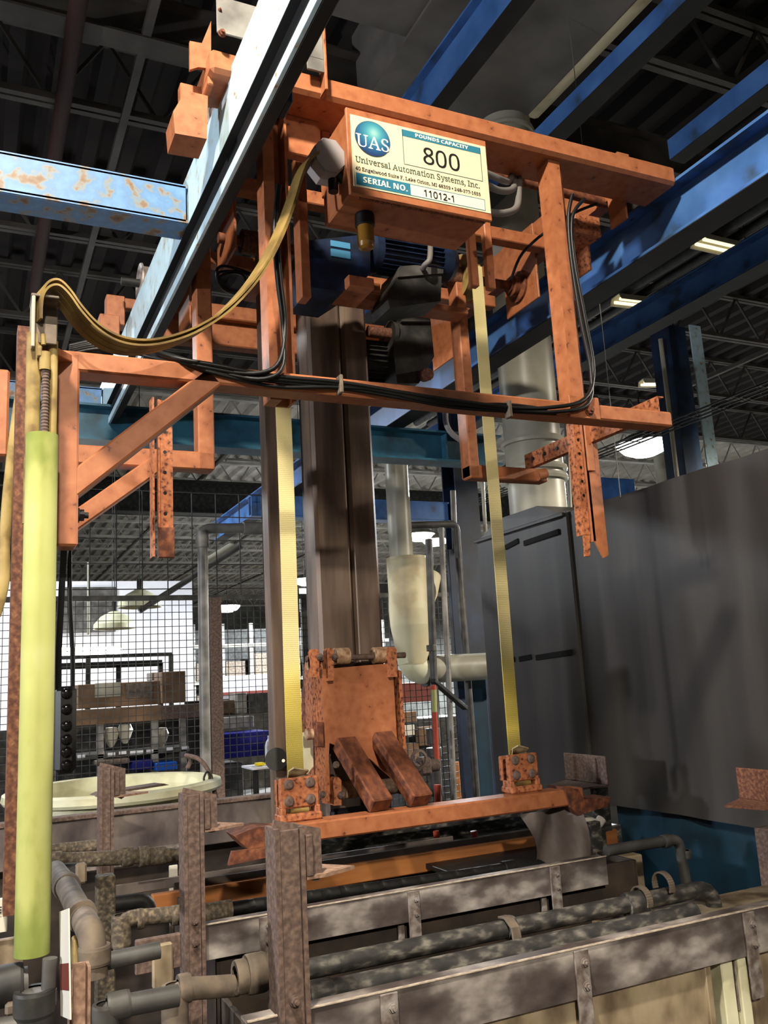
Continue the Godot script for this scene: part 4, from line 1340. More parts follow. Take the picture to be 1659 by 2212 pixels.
func bumper_mast() -> void:
	var t := thing("bumper_mast", "yellow post in a lime green foam sleeve hanging at the far left", "post", Vector3(0.1346, 1.064, -2.15))
	var s := S()
	var a := Vector3(0.1353, 2.204, -2.15)
	var b := Vector3(0.1336, 1.068, -2.15)
	tube(s, [Vector3(.134, 2.215, -2.15), Vector3(.134, 1.6, -2.15), Vector3(.134, 1.08, -2.15), Vector3(.134, 1.063, -2.15)], .0365, 32)
	obj("foam_sleeve", s, M.foam, t)
	s = S()
	cyl(s, Vector3(.112, 2.0, -2.155), Vector3(.112, 2.47, -2.155), .017, 16)
	obj("yellow_tube", s, M.yellow_paint, t)
	s = S()
	cyl(s, Vector3(.157, 2.0, -2.165), Vector3(.157, 2.46, -2.165), .011, 12)
	obj("yellow_tube", s, M.yellow_paint, t)
	s = S()
	cyl(s, Vector3(.138, 2.1, -2.13), Vector3(.138, 2.4, -2.13), .0075, 10)
	for i in 26:
		lathe(s, [Vector2(.0075, -.004), Vector2(.0092, 0), Vector2(.0075, .004)], Vector3(.138, 2.2 + i * .008, -2.13), Basis(), 10)
	obj("threaded_rod", s, M.rust, t)
	s = S()
	cyl(s, Vector3(0.1362, 2.371, -2.13), Vector3(0.1355, 2.416, -2.13), .013, 14)
	cyl(s, Vector3(0.132, 2.435, -2.13), Vector3(0.1295, 2.462, -2.13), .006, 8)
	bb(s, 0.1179, 0.1283, 2.402, 2.43, -2.12, -2.14, .003)
	obj("clevis", s, M.yellow_paint, t)
	# folded bracket on top that the flat cable lies over
	s = S()
	bb(s, 0.1035, 0.1118, 2.425, 2.557, -2.12, -2.2, .002)
	obj("bracket", s, M.pale_pipe, t)
	s = S()
	bb(s, 0.1054, 0.1676, 2.45, 2.563, -2.185, -2.195, .002)
	bb(s, 0.1039, 0.1632, 2.443, 2.495, -2.14, -2.15, .002)
	obj("bracket", s, M.tan_pipe, t)
	s = S()
	bb(s, 0.1018, 0.1655, 2.555, 2.562, -2.12, -2.2, .002)
	obj("cable_saddle", s, M.tan_pipe, t)
	s = S()
	bar(s, Vector3(.14, 2.45, -2.19), Vector3(.2, 2.47, -2.3), .03, .02, .002)
	obj("mounting_arm", s, M.orange, t)
	# rusty angle with weld drips behind it
	t = thing("rusty_angle", "long rusty steel angle with weld drips left of the green foam", "post", Vector3(0.0913, 1.194, -2.3))
	s = S()
	ext(s, [Vector2(0, 0), Vector2(.034, 0), Vector2(.034, -.006), Vector2(.006, -.006), Vector2(.006, -.06), Vector2(0, -.06)], Vector3(.079, 1.12, -2.28), Vector3(1, 0, 0), Vector3(0, 0, 1), Vector3(0, 1.42, 0))
	obj("angle", s, M.rust_red, t)
	s = S()
	bar(s, Vector3(.09, 2.43, -2.33), Vector3(.175, 2.44, -2.34), .03, .03, .002)
	obj("mounting_arm", s, M.rust_red, t)
	s = S()
	for i in 60:
		var y := 1.14 + i * .0228
		var w := .004 + .003 * sin(i * 2.3)
		box(s, Vector3(.114, y, -2.277), Vector3(w * 2, .012 + .004 * sin(i * 1.7), .008), .002)
	obj("weld_bead", s, M.rust, t)
	s = S()
	tube(s, spline([Vector3(0.0974, 2.437, -2.4), Vector3(0.0807, 2.269, -2.4), Vector3(0.0689, 2.107, -2.4), Vector3(0.0653, 1.986, -2.4), Vector3(0.0655, 1.891, -2.4), Vector3(0.0483, 1.809, -2.4)], 6), .014, 10)
	tag(obj("yellow_hose", s, M.yellow_paint), "yellow hose drooping behind the rusty angle at the left edge", "hose")
	s = S()
	bb(s, -0.0208, 0.0697, 2.25, 2.498, -2.5, -2.58, .006)
	tag(obj("steel_block", s, M.orange), "orange steel block cut by the left edge of the picture", "bracket")
	# black hand pendant
	t = thing("pendant_control", "black push button pendant hanging on a dark cord beside the green foam", "pendant control", Vector3(0.235, 1.403, -2.5))
	s = S()
	bb(s, 0.2027, 0.2557, 1.401, 1.627, -2.5, -2.56, .012)
	obj("case", s, M.black, t)
	for p in [Vector3(0.229, 1.608, -2.5), Vector3(0.2295, 1.567, -2.5), Vector3(0.2301, 1.524, -2.5), Vector3(0.2305, 1.489, -2.5), Vector3(0.2309, 1.457, -2.5), Vector3(0.2313, 1.424, -2.5)]:
		s = S()
		lathe(s, [Vector2(0, .016), Vector2(.008, .014), Vector2(.013, .008), Vector2(.015, 0)], p, Basis(Vector3(1, 0, 0), Vector3(0, 0, 1), Vector3(0, -1, 0)), 16)
		obj("push_button", s, M.button_black, t)
	s = S()
	tube(s, spline([Vector3(0.2266, 1.996, -2.45), Vector3(0.2314, 1.848, -2.47), Vector3(0.2416, 1.727, -2.5), Vector3(0.2459, 1.623, -2.52)], 5), .006, 8)
	obj("cord", s, M.black, t)
	s = S()
	sweep(s, spline([Vector3(0.2117, 1.994, -2.44), Vector3(0.2092, 1.849, -2.47), Vector3(0.2076, 1.728, -2.5), Vector3(0.2097, 1.619, -2.52)], 5), .016, .006, Vector3(1, 0, 0))
	obj("strain_strap", s, M.black, t)

# ---------- grey panel, hood and dark tank on the right ----------
func panels() -> void:
	var t := thing("splash_panel", "large dark grey plastic splash panel along the right side of the tanks", "panel", Vector3(3.0, .9, -3))
	var s := S()
	# gently wavy sheet in the plane x = 3
	var n := 60
	var f := func(k: int, y: float, o: float) -> Vector3:
		var z := lerpf(-1.2, -3.9, float(k) / n)
		return Vector3(3.0 + o + .008 * sin(z * 9.0) + .003 * sin(z * 23.0 + 1.0), y, z)
	for k in n:
		for yy in 8:
			var y0 := lerpf(.9, 2.46, yy / 8.0)
			var y1 := lerpf(.9, 2.46, (yy + 1) / 8.0)
			quad(s, f.call(k, y0, 0.0), f.call(k + 1, y0, 0.0), f.call(k + 1, y1, 0.0), f.call(k, y1, 0.0), f.call(k, y0, .01), 1)
		quad(s, f.call(k, 2.46, 0.0), f.call(k + 1, 2.46, 0.0), f.call(k + 1, 2.46, .012), f.call(k, 2.46, .012), f.call(k, 2.4, .006))
		quad(s, f.call(k, .9, .012), f.call(k + 1, .9, .012), f.call(k + 1, 2.46, .012), f.call(k, 2.46, .012), f.call(k, .9, .0), 2)
		quad(s, f.call(k, .9, 0.0), f.call(k + 1, .9, 0.0), f.call(k + 1, .9, .012), f.call(k, .9, .012), f.call(k, 1.0, .006))
	obj("sheet", s, M.panel_grey, t)
	s = S()
	bb(s, 2.985, 3.02, .88, 2.47, -3.895, -3.925, .002)
	obj("edge_strip", s, M.panel_grey, t)
	for z in [-3.45]:
		s = S()
		cyl(s, Vector3(3.0, 2.45, z), Vector3(3.0, 5.4, z), .002, 6)
		obj("hanging_wire", s, M.steel_grey, t)
	# slotted fume hood standing behind the panel
	t = thing("slotted_hood", "dark grey extraction hood with black slots left of the big panel", "hood", Vector3(3.1, .88, -4.4))
	s = S()
	var a := Vector3(2.99, 0, -3.92)
	var b := Vector3(2.985, 0, -4.86)
	var out := [a, b, Vector3(3.45, 0, -4.86), Vector3(3.45, 0, -3.92)]
	for i in 4:
		var p: Vector3 = out[i]
		var q: Vector3 = out[(i + 1) % 4]
		quad(s, p + Vector3(0, .86, 0), q + Vector3(0, .86, 0), q + Vector3(0, 2.45, 0), p + Vector3(0, 2.45, 0), Vector3(3.2, 1.6, -4.4))
		var pc := Vector3(3.2 + (p.x - 3.2) * .85, 2.56, -4.45 + (p.z + 4.45) * .45)
		var qc := Vector3(3.2 + (q.x - 3.2) * .85, 2.56, -4.45 + (q.z + 4.45) * .45)
		quad(s, p + Vector3(0, 2.45, 0), q + Vector3(0, 2.45, 0), qc, pc, Vector3(3.2, 1.6, -4.4))
	bb(s, 2.97, 3.46, 2.44, 2.46, -3.91, -4.88, .003)
	obj("hood_body", s, M.panel_grey, t)
	s = S()
	for e in [[Vector3(2.985, 2.358, -4.531), Vector3(2.985, 2.377, -4.383)], [Vector3(2.985, 2.351, -4.327), Vector3(2.985, 2.362, -3.972)], [Vector3(2.985, 1.663, -4.672), Vector3(2.985, 1.671, -4.53)], [Vector3(2.985, 1.669, -4.48), Vector3(2.985, 1.677, -4.351)], [Vector3(2.985, 1.67, -4.305), Vector3(2.985, 1.685, -3.958)]]:
		var p: Vector3 = e[0]
		var q: Vector3 = e[1]
		s = S()
		bar(s, p, q, .012, .032, .004)
		obj("slot", s, M.slot_black, t)
	# dark blue-green tank under the panel
	s = S()
	bb(s, 3.03, 4.2, 0.0, .95, -1.6, -3.775, .008)
	bb(s, 3.015, 3.04, .3, .36, -1.6, -3.775, .004)
	tag(obj("process_tank", s, M.deep_teal), "dark blue-green tank standing below the grey panel", "tank")
	s = S()
	bb(s, 2.74, 2.82, 0.0, .96, -2.606 + .1, -2.606, .004)
	tag(obj("support_post", s, M.rust), "dark rusty post at the right edge below the orange saddle", "post")


# ---------- tanks ----------
func rail(called: String, label: String, x0: float, x1: float, y0: float, y1: float, z: float, m: Material, straps: Array, m2: Material) -> void:
	# a steel channel along x with bolted splice straps on its front face
	var t := thing(called, label, "tank rail", Vector3((x0 + x1) / 2, y0, z))
	var s := S()
	ext(s, cpoly(-.05, y1 - y0, -.006, .006), Vector3(0, 0, 0) + Vector3(x0, (y0 + y1) / 2, z), Vector3(0, 0, 1), Vector3.UP, Vector3(x1 - x0, 0, 0))
	obj("channel", s, m, t)
	s = S()
	bb(s, x0, x1, y1, y1 + .004, z - .004, z + .004, .0015)
	obj("crusted_lip", s, M.salt_crust, t)  # pale strip paints the light caught by the top edge
	for x in straps:
		s = S()
		bb(s, x - .022, x + .022, y0 - .11, y1 - .002, z + .001, z + .008, .002)
		bb(s, x - .05, x - .028, y0 - .14, y0 - .004, z - .03, z - .02, .001)
		var strip := obj("splice_strap", s, m2, t)
		for k in [.25, .72]:
			s = S()
			bolt(s, Vector3(x + .006, lerpf(y0, y1, k), z + .008), Vector3(0, 0, 1), .009)
			obj("splice_bolt", s, M.galvanised, strip)


func tanks() -> void:
	var zr := -1.966
	rail("tank_rail", "nearest whitish steel tank rail with bolted straps along the bottom right", .55, 2.6, .784, .9, zr, M.salt_steel, [1.418, 2, 0.8793], M.galvanised)
	# each rail has a painted highlight along its top edge
	rail("tank_rail", "second whitish steel tank rail with bolted straps behind the dark pipes", .66, 2.17, .802, .9, -2.79, M.salt_steel, [0.8461, 1.358, 1.932], M.galvanised)
	# cream tanks
	var t := thing("cream_tank", "cream plastic tank below the nearest steel rail", "tank", Vector3(1.3, 0, -2.2))
	var s := S()
	bb(s, .62, 1.853, 0.02, .8, -1.985, -2.0, .002)
	obj("front_wall", s, M.cream_wall, t)
	s = S()
	bb(s, 1.853 - .02, 1.853, .02, .8, -1.975, -2.475, .002)
	obj("end_wall", s, M.cream_wall, t)
	s = S()
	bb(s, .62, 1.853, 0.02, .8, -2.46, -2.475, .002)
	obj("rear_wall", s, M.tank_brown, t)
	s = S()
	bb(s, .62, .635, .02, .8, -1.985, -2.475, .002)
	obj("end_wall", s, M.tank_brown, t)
	s = S()
	bb(s, .62, 1.853, .02, .05, -1.985, -2.475, .002)
	obj("base", s, M.tank_brown, t)
	s = S()
	bb(s, .62, 1.853, .6, .63, -1.965, -1.986, .004)
	obj("stain_ledge", s, M.tan_pipe, t)
	s = S()
	bb(s, 1.974, 2.9, .02, .8, -1.99, -2.45, .004)
	tag(obj("cream_tank", s, M.cream_wall), "cream tank at the lower right corner beyond the gap", "tank")
	s = S()
	bb(s, 1.9, 1.944, .0, .79, -1.985, -2.03, .003)
	tag(obj("upright_bar", s, M.ivory), "left pale streaked upright in the gap between the two cream tanks", "upright")
	s = S()
	bb(s, 1.954, 1.988, .0, .79, -1.975, -2.02, .003)
	tag(obj("upright_bar", s, M.ivory), "right pale streaked upright in the gap between the two cream tanks", "upright")
	t = thing("dark_tank", "dark brown tank between the second rail and the black hose", "tank", Vector3(1.5, 0, -3.1))
	s = S()
	bb(s, .7, 2.34, .02, .86, -2.83, -2.845, .002)
	bb(s, .7, 2.34, .02, .9, -3.45, -3.465, .002)
	bb(s, .7, .715, .02, .86, -2.83, -3.465, .002)
	bb(s, 2.33, 2.345, .02, .86, -2.83, -3.465, .002)
	bb(s, .7, 2.34, .02, .05, -2.83, -3.465, .002)
	obj("shell", s, M.tank_brown, t)  # all walls in one dark brown tone
	s = S()
	bb(s, 1.722, 2.32, .82, .84, -2.86, -3.44, .002)
	obj("liquid", s, M.black, t)
	s = S()
	bb(s, 0.6135, 2.3, 0.8056, 0.8787, -3.4, -3.44, .004)
	tag(obj("timber_rail", s, M.wood), "tan timber rail running behind the black hose", "rail")
	s = S()
	bb(s, 0.5201, 1.997, 0.8427, 0.8822, -3.65, -3.66, .002)
	tag(obj("flat_bar", s, M.stained_steel), "dull grey flat bar above the tan timber rail", "bar")
	# rear stained steel wall in front of the round tank
	t = thing("steel_wall", "stained dark steel tank wall in front of the round white tank", "tank", Vector3(1.2, .8, -4.1))
	s = S()
	bb(s, -.4, 1.317, 0.908, 1.085, -4.1, -4.115, .003)
	obj("plate", s, M.stained_steel, t)
	s = S()
	bb(s, -.4, 1.317, 1.08, 1.099, -4.09, -4.16, .003)
	obj("top_lip", s, M.rust, t)
	s = S()
	bb(s, -.4, 1.317, .02, 0.908, -4.2, -4.21, .003)
	obj("lower_skirt", s, M.tank_brown, t)
	s = S()
	bb(s, 0.35, 0.8294, 0.9005, 0.955, -3.9, -3.95, .003)
	tag(obj("angle_rail", s, M.galvanised), "pale galvanised angle rail behind the crusted pipe at the left", "rail")
	# further dark tank frames behind the spreader beam
	s = S()
	bb(s, 1.3, 3.0, .86, .9, -4.0, -4.05, .003)
	bb(s, 1.3, 3.0, .84, .87, -4.3, -4.35, .003)
	tag(obj("rear_rail", s, M.dark_pipe), "dark steel frame of the rear tank under the spreader beam", "rail")
	s = S()
	bb(s, 1.45, 3.4, .0, .8, -3.75, -3.77, .003)
	bb(s, 1.45, 3.4, .0, .8, -4.6, -4.62, .003)
	bb(s, 1.45, 3.4, .0, .7, -3.75, -4.62, .003)
	tag(obj("rear_tank", s, M.dark_pipe), "dark rear tank beyond the tan timber rail", "tank")
	# round white tank
	t = thing("round_tank", "round white plastic tank with a rolled rim behind the stained steel wall", "tank", Vector3(.86, 0, -5.0))
	s = S()
	var c := Vector3(.70, 0, -4.95)
	lathe(s, [Vector2(.0, .05), Vector2(.5, .05), Vector2(.5, 1.08), Vector2(.545, 1.08), Vector2(.555, 1.095), Vector2(.55, 1.125), Vector2(.52, 1.135), Vector2(.49, 1.13), Vector2(.48, 1.08), Vector2(.48, .7), Vector2(0, .7)], c, Basis(), 56)
	obj("shell", s, M.ivory, t)
	s = S()
	ext(s, [Vector2(-.2, 0), Vector2(.2, 0), Vector2(.17, .01), Vector2(-.17, .01)], c + Vector3(.0, 1.137, .36), Vector3(.9, 0, -.43), Vector3.UP, Vector3(.03, 0, .1))
	tag(obj("wooden_paddle", s, M.rust), "brown flat board lying across the rim of the white tank", "board")
	s = S()
	tube(s, spline([Vector3(1.072, 1.181, -4.9), Vector3(1.091, 1.228, -4.9), Vector3(1.066, 1.249, -4.9), Vector3(1.113, 1.231, -4.8), Vector3(1.15, 1.172, -4.75), Vector3(1.156, 1.116, -4.7), Vector3(1.174, 1.044, -4.7), Vector3(1.182, 0.9504, -4.7)], 5), .012, 8)
	tag(obj("drain_hose", s, M.rust), "dark hose hooked over the right rim of the white tank", "hose")
	s = S()
	tube(s, spline([Vector3(1.113, 1.143, -4.7), Vector3(1.128, 1.17, -4.7), Vector3(1.142, 1.159, -4.7), Vector3(1.137, 1.118, -4.7), Vector3(1.117, 1.115, -4.7), Vector3(1.113, 1.143, -4.7)], 5), .006, 6)
	tag(obj("mixer_clamp", s, M.motor_dark), "small dark mixer clamp on the right rim of the white tank", "clamp")


# ---------- pipework ----------
func coupling(s: SurfaceTool, a: Vector3, d: Vector3, r: float, l: float) -> void:
	var B := along(d)
	lathe(s, [Vector2(r * .7, -l / 2), Vector2(r, -l / 2), Vector2(r * 1.04, -l / 2 + .006), Vector2(r * 1.04, l / 2 - .006), Vector2(r, l / 2), Vector2(r * .7, l / 2)], a, Basis(B.x, B.z, B.x.cross(B.z)), 20)


func pipe(called: String, label: String, pts: Array, r: float, m: Material, fittings := [], bend_r := .05) -> Node3D:
	# one pipe run with elbows; fittings are [point, direction, length, radius factor]
	var t := thing(called, label, "pipe", pts[0])
	var s := S()
	tube(s, bend(pts, bend_r) if pts.size() > 2 else pts, r, 18)
	obj("pipe", s, m, t)
	for f in fittings:
		s = S()
		coupling(s, f[0], f[1], r * f[3], f[2])
		obj("coupling", s, m, t)
	return t


func pipework() -> void:
	var X := Vector3(1, 0, 0)
	var ya := .86
	# header pipes between the two rails
	var pa0 := Vector3(0.7416, ya, -2.35)
	var pa1 := Vector3(2.252, ya, -2.35)
	pipe("header_pipe", "upper grey mottled header pipe between the tank rails", [Vector3(.62, ya, -2.35), pa1, pa1 + Vector3(.0, -.3, 0)], .026, M.dark_pipe, [[Vector3(1.924, 0.8567, -2.35), X, .075, 1.35], [Vector3(1.452, 0.8625, -2.35), X, .03, 1.2]], .07)
	pipe("header_pipe", "lower darker header pipe just behind the nearest tank rail", [Vector3(.66, .862, -2.15), Vector3(1.978, .862, -2.15)], .029, M.dark_pipe, [[Vector3(0.781, .862, -2.15), X, .06, 1.15]])
	for e in [[1407, "first", .026], [1438, "second", .03]]:
		var s := S()
		var c := Vector3(1.951 + (0.0 if e[1] == "first" else .095), ya + (.004 if e[1] == "first" else .034), -2.35)
		for k in 20:
			var q0 := PI * 1.25 * k / 20.0 - .4
			var q1 := PI * 1.25 * (k + 1) / 20.0 - .4
			var p0 := c + Vector3(0, sin(q0), cos(q0)) * .04
			var p1 := c + Vector3(0, sin(q1), cos(q1)) * .04
			bar(s, p0, p1, .022, .006, .001, (p0 - c).normalized())
		tag(obj("pipe_clamp", s, M.tan_pipe), "rusty ring clamp next to the coupling on the header pipe" if e[1] == "first" else "rusty open ring clamp right of the header pipe coupling", "clamp")
	var s0 := S()
	var sx: float = 1.442
	bar(s0, Vector3(sx, .889, -2.37), Vector3(sx, .893, -2.335), .03, .007, .002)
	bar(s0, Vector3(sx, .893, -2.335), Vector3(sx, .872, -2.3), .03, .007, .002)
	bar(s0, Vector3(sx, .875, -2.302), Vector3(sx, .82, -2.29), .03, .007, .002)
	tag(obj("pipe_strap", s0, M.tan_pipe), "crusted strap tying the two header pipes together", "clamp")
	# black hose behind the second rail
	var t := pipe("black_hose", "thick black hose sagging behind the second tank rail", spline([Vector3(0.7636, 0.8959, -2.95), Vector3(1.003, 0.8926, -2.95), Vector3(1.273, 0.8855, -2.95), Vector3(1.566, 0.8794, -2.95), Vector3(1.822, 0.8762, -2.95)], 4), .023, M.black, [[Vector3(1.839, 0.8757, -2.95), X, .05, 1.25]])
	# elbows and valves at the left ends
	pipe("elbow_pipe", "crusted elbow pipe feeding the black hose from the left", [Vector3(0.4372, 0.8215, -2.95), Vector3(0.4371, 0.9206, -2.95), Vector3(0.7666, 0.8968, -2.95)], .024, M.crusted_pipe, [[Vector3(0.4371, 0.8874, -2.95), Vector3.UP, .09, 1.2], [Vector3(0.4926, 0.9119, -2.95), X, .02, 1.22], [Vector3(0.7364, 0.8973, -2.95), X, .09, 1.15], [Vector3(0.6036, 0.9054, -2.95), X, .03, 1.2]], .04)
	pipe("elbow_pipe", "tan elbow pipe with a big union feeding the upper header pipe", [Vector3(0.4654, 0.7661, -2.3), Vector3(0.4666, 0.8904, -2.3), Vector3(.63, .862, -2.33)], .026, M.tan_pipe, [[Vector3(0.4662, 0.8524, -2.3), Vector3.UP, .1, 1.2], [Vector3(0.4889, 0.8893, -2.3), X, .03, 1.25], [Vector3(0.6295, 0.8898, -2.3), X, .03, 1.5], [Vector3(0.6677, 0.8915, -2.3), X, .05, 1.75], [Vector3(0.7041, 0.8915, -2.3), X, .03, 1.4]], .045)
	pipe("elbow_pipe", "grey elbow pipe lowest at the bottom left beside the rusty upright", [Vector3(0.2927, 0.8062, -2.2), Vector3(0.2922, 0.9099, -2.2), Vector3(0.4536, 0.908, -2.2)], .024, M.grey_pvc, [[Vector3(0.2924, 0.8767, -2.2), Vector3.UP, .09, 1.2], [Vector3(0.3192, 0.9123, -2.2), X, .05, 1.2]], .04)
	pipe("sloping_pipe", "thick tan pipe coming forward beside the green foam and turning down", [Vector3(0.2659, 1.044, -3.2), Vector3(0.2674, 1.057, -2.9), Vector3(0.2694, 1.055, -2.25), Vector3(0.2731, 0.9674, -2.25)], .031, M.tan_pipe, [[Vector3(0.2685, 1.054, -2.87), Vector3(.05, -.02, 1), .05, 1.2], [Vector3(0.2663, 1.059, -2.45), Vector3(.02, -.02, 1), .03, 1.2], [Vector3(0.2737, 1.014, -2.25), Vector3.UP, .04, 1.15]], .05)
	pipe("cross_pipe", "grey pipe crossing below the end of the tan sloping pipe", [Vector3(0.2713, 0.9674, -2.35), Vector3(0.4403, 0.9726, -2.35)], .02, M.grey_pvc, [[Vector3(0.2871, 0.9666, -2.35), X, .03, 1.2]])
	pipe("crusted_pipe", "encrusted pipe with a tee in front of the stained steel wall", [Vector3(0.1951, 1.041, -3.45), Vector3(0.7338, 0.9958, -3.45)], .026, M.crusted_pipe, [[Vector3(0.5321, 1.014, -3.45), X, .04, 1.25], [Vector3(0.5899, 1.008, -3.45), X, .035, 1.35], [Vector3(0.6401, 1.003, -3.45), X, .06, 1.2], [Vector3(0.2832, 1.032, -3.45), X, .05, 1.2]])
	pipe("thin_pipe", "thinner crusted pipe just above the encrusted pipe", [Vector3(0.2086, 1.034, -3.7), Vector3(0.4663, 1.028, -3.7)], .022, M.crusted_pipe)
	pipe("thin_pipe", "stubby dark pipe below the encrusted pipe by the green foam", [Vector3(0.1873, 1.032, -3.3), Vector3(0.3409, 1.018, -3.3)], .024, M.dark_pipe)
	pipe("dark_elbow", "small dark elbow in front of the tan timber rail", [Vector3(0.4191, 0.9148, -3.2), Vector3(0.5651, 0.9119, -3.2), Vector3(0.5648, 0.8488, -3.2)], .024, M.motor_dark, [], .04)
	pipe("return_pipe", "slim grey pipe standing upright beside the foam bottom", [Vector3(0.1661, 1.062, -2.1), Vector3(0.1602, 0.868, -2.1)], .015, M.grey_pvc, [[Vector3(0.1628, 0.986, -2.1), Vector3.UP, .03, 1.2]])
	pipe("handrail_pipe", "grey plastic handrail pipe bending down in front of the dark tank", [Vector3(2.222, 0.9052, -2.85), Vector3(2.583, 0.9049, -2.85), Vector3(2.607, 0.6436, -2.85)], .021, M.grey_pvc, [[Vector3(2.517, 0.9042, -2.85), X, .03, 1.2], [Vector3(2.609, 0.8434, -2.85), Vector3.UP, .03, 1.2]], .035)
	# valve cluster at the bottom left corner
	t = thing("valve_cluster", "dark plastic valve cluster at the bottom left corner", "valve", Vector3(0.1069, 0.9747, -2.1))
	var s := S()
	tube(s, [Vector3(0.0372, 1.009, -2.15), Vector3(0.1264, 1.011, -2.15)], .03, 16)
	tube(s, bend([Vector3(0.0643, 0.9399, -2.1), Vector3(0.1385, 0.9378, -2.1), Vector3(0.1373, 1.004, -2.1)], .03), .026, 16)
	obj("pipe", s, M.grey_pvc, t)
	s = S()
	coupling(s, Vector3(0.1368, 0.9821, -2.1), Vector3.UP, .04, .05)
	coupling(s, Vector3(0.1375, 0.9468, -2.1), Vector3.UP, .038, .06)
	coupling(s, Vector3(0.0814, 1.01, -2.15), X, .04, .07)
	obj("union_nut", s, M.motor_dark, t)
	s = S()
	bb(s, 0.0813, 0.1213, 0.9634, 0.9882, -2.1, -2.14, .006)
	obj("valve_tag", s, M.tan_pipe, t)


# ---------- rusty load saddles ----------
func saddles() -> void:
	var e := [
		[.616, .685, 1.285, -1.95, .0, "nearest rusty I-beam post with a load saddle in the bottom middle"],
		[.587, .648, 1.29, -2.75, .0, "second rusty I-beam post standing behind the crusted elbow pipe"],
		[.452, .505, 1.325, -3.6, .0, "third slimmer rusty post in front of the round white tank"]]
	for i in 3:
		var x0: float = e[i][0]
		var x1: float = e[i][1]
		var y: float = e[i][2]
		var z: float = e[i][3]
		var t := thing("saddle_post", e[i][5], "post", Vector3((x0 + x1) / 2, e[i][4], z), "rusty saddle posts")
		var s := S()
		var c := Vector3((x0 + x1) / 2, e[i][4], z - .03)
		# I section with its flanges facing left and right
		var pl := []
		for q in ipoly(.075, x1 - x0, .011, .011):
			pl.append(Vector2(q.y, q.x))
		ext(s, pl, c, Vector3(1, 0, 0), Vector3(0, 0, 1), Vector3(0, y - e[i][4], 0))
		bb(s, x0 + .012, x1 - .012, e[i][4], y - .004, z - .004, z + .004, .002)
		obj("post", s, M.rust, t)
		# back plate and shelf where the load bar lands
		s = S()
		ext(s, [Vector2(x0 - .0, y + .0), Vector2(x0 + .005, y + .018), Vector2(x1 + .045, y - .012), Vector2(x1 + .045, y - .115), Vector2(x1 + .03, y - .125), Vector2(x1 + .0, y - .11), Vector2(x1 + .0, y - .02)], Vector3(0, 0, z - .01), Vector3(1, 0, 0), Vector3.UP, Vector3(0, 0, -.01))
		bb(s, x1 + .004, x1 + .022, y - .11, y - .02, z + .004, z - .012, .003)
		obj("back_plate", s, M.rust, t)
		s = S()
		ext(s, [Vector2(0, 0), Vector2(.045, 0), Vector2(.13, -.035), Vector2(.045, -.14), Vector2(0, -.14)], Vector3(x1 + .005, y - .116, z + .0), Vector3(1, 0, 0), Vector3(0, 0, 1), Vector3(0, .008, 0))
		obj("shelf", s, M.rust_pale, t)  # paler than the post, so the colour carries its lit top
		if i < 2:
			s = S()
			for k in 2:
				bolt(s, Vector3((x0 + x1) / 2, .93 - .06 * k, z + .006), Vector3(0, 0, 1), .01)
			obj("post_bolt", s, M.rust, t)
	# the two saddles on the far side, against the grey panel
	var t2 := thing("load_saddle", "dusty steel saddle with ribs on a plate beside the spreader beam end", "saddle", Vector3(2.6, 1.05, -3.5))
	var s := S()
	var a := Vector3(2.6, 1.183, -3.594)
	var b := Vector3(2.6, 1.188, -3.281)
	bb(s, 2.6, 2.612, 1.075, 1.2, a.z, b.z, .003)
	bb(s, 2.588, 2.6, 1.08, 1.19, a.z + .06, a.z + .085, .003)
	bb(s, 2.588, 2.6, 1.08, 1.19, b.z - .06, b.z - .085, .003)
	obj("back_plate", s, M.rust, t2)
	s = S()
	ext(s, [Vector2(2.612, a.z - .0), Vector2(2.612, b.z), Vector2(2.48, b.z - .02), Vector2(2.42, a.z + .1)], Vector3(0, 1.066, 0), Vector3(1, 0, 0), Vector3(0, 0, 1), Vector3(0, .009, 0))
	obj("shelf", s, M.rust, t2)
	s = S()
	bb(s, 2.56, 2.62, .3, 1.066, b.z - .08, b.z - .02, .004)
	obj("post", s, M.dark_pipe, t2)
	t2 = thing("load_saddle", "rusty orange saddle shelf cut by the right edge of the picture", "saddle", Vector3(2.7, 1.0, -2.4))
	s = S()
	a = Vector3(2.7, 1.181, -2.621)
	b = Vector3(2.7, 1.196, -2.396)
	bb(s, 2.7, 2.712, 1.07, 1.185, a.z, b.z, .003)
	obj("back_plate", s, M.rust_red, t2)
	s = S()
	ext(s, [Vector2(2.712, a.z), Vector2(2.712, b.z), Vector2(2.58, b.z), Vector2(2.54, a.z + .08)], Vector3(0, 1.062, 0), Vector3(1, 0, 0), Vector3(0, 0, 1), Vector3(0, .009, 0))
	obj("shelf", s, M.rust_red, t2)

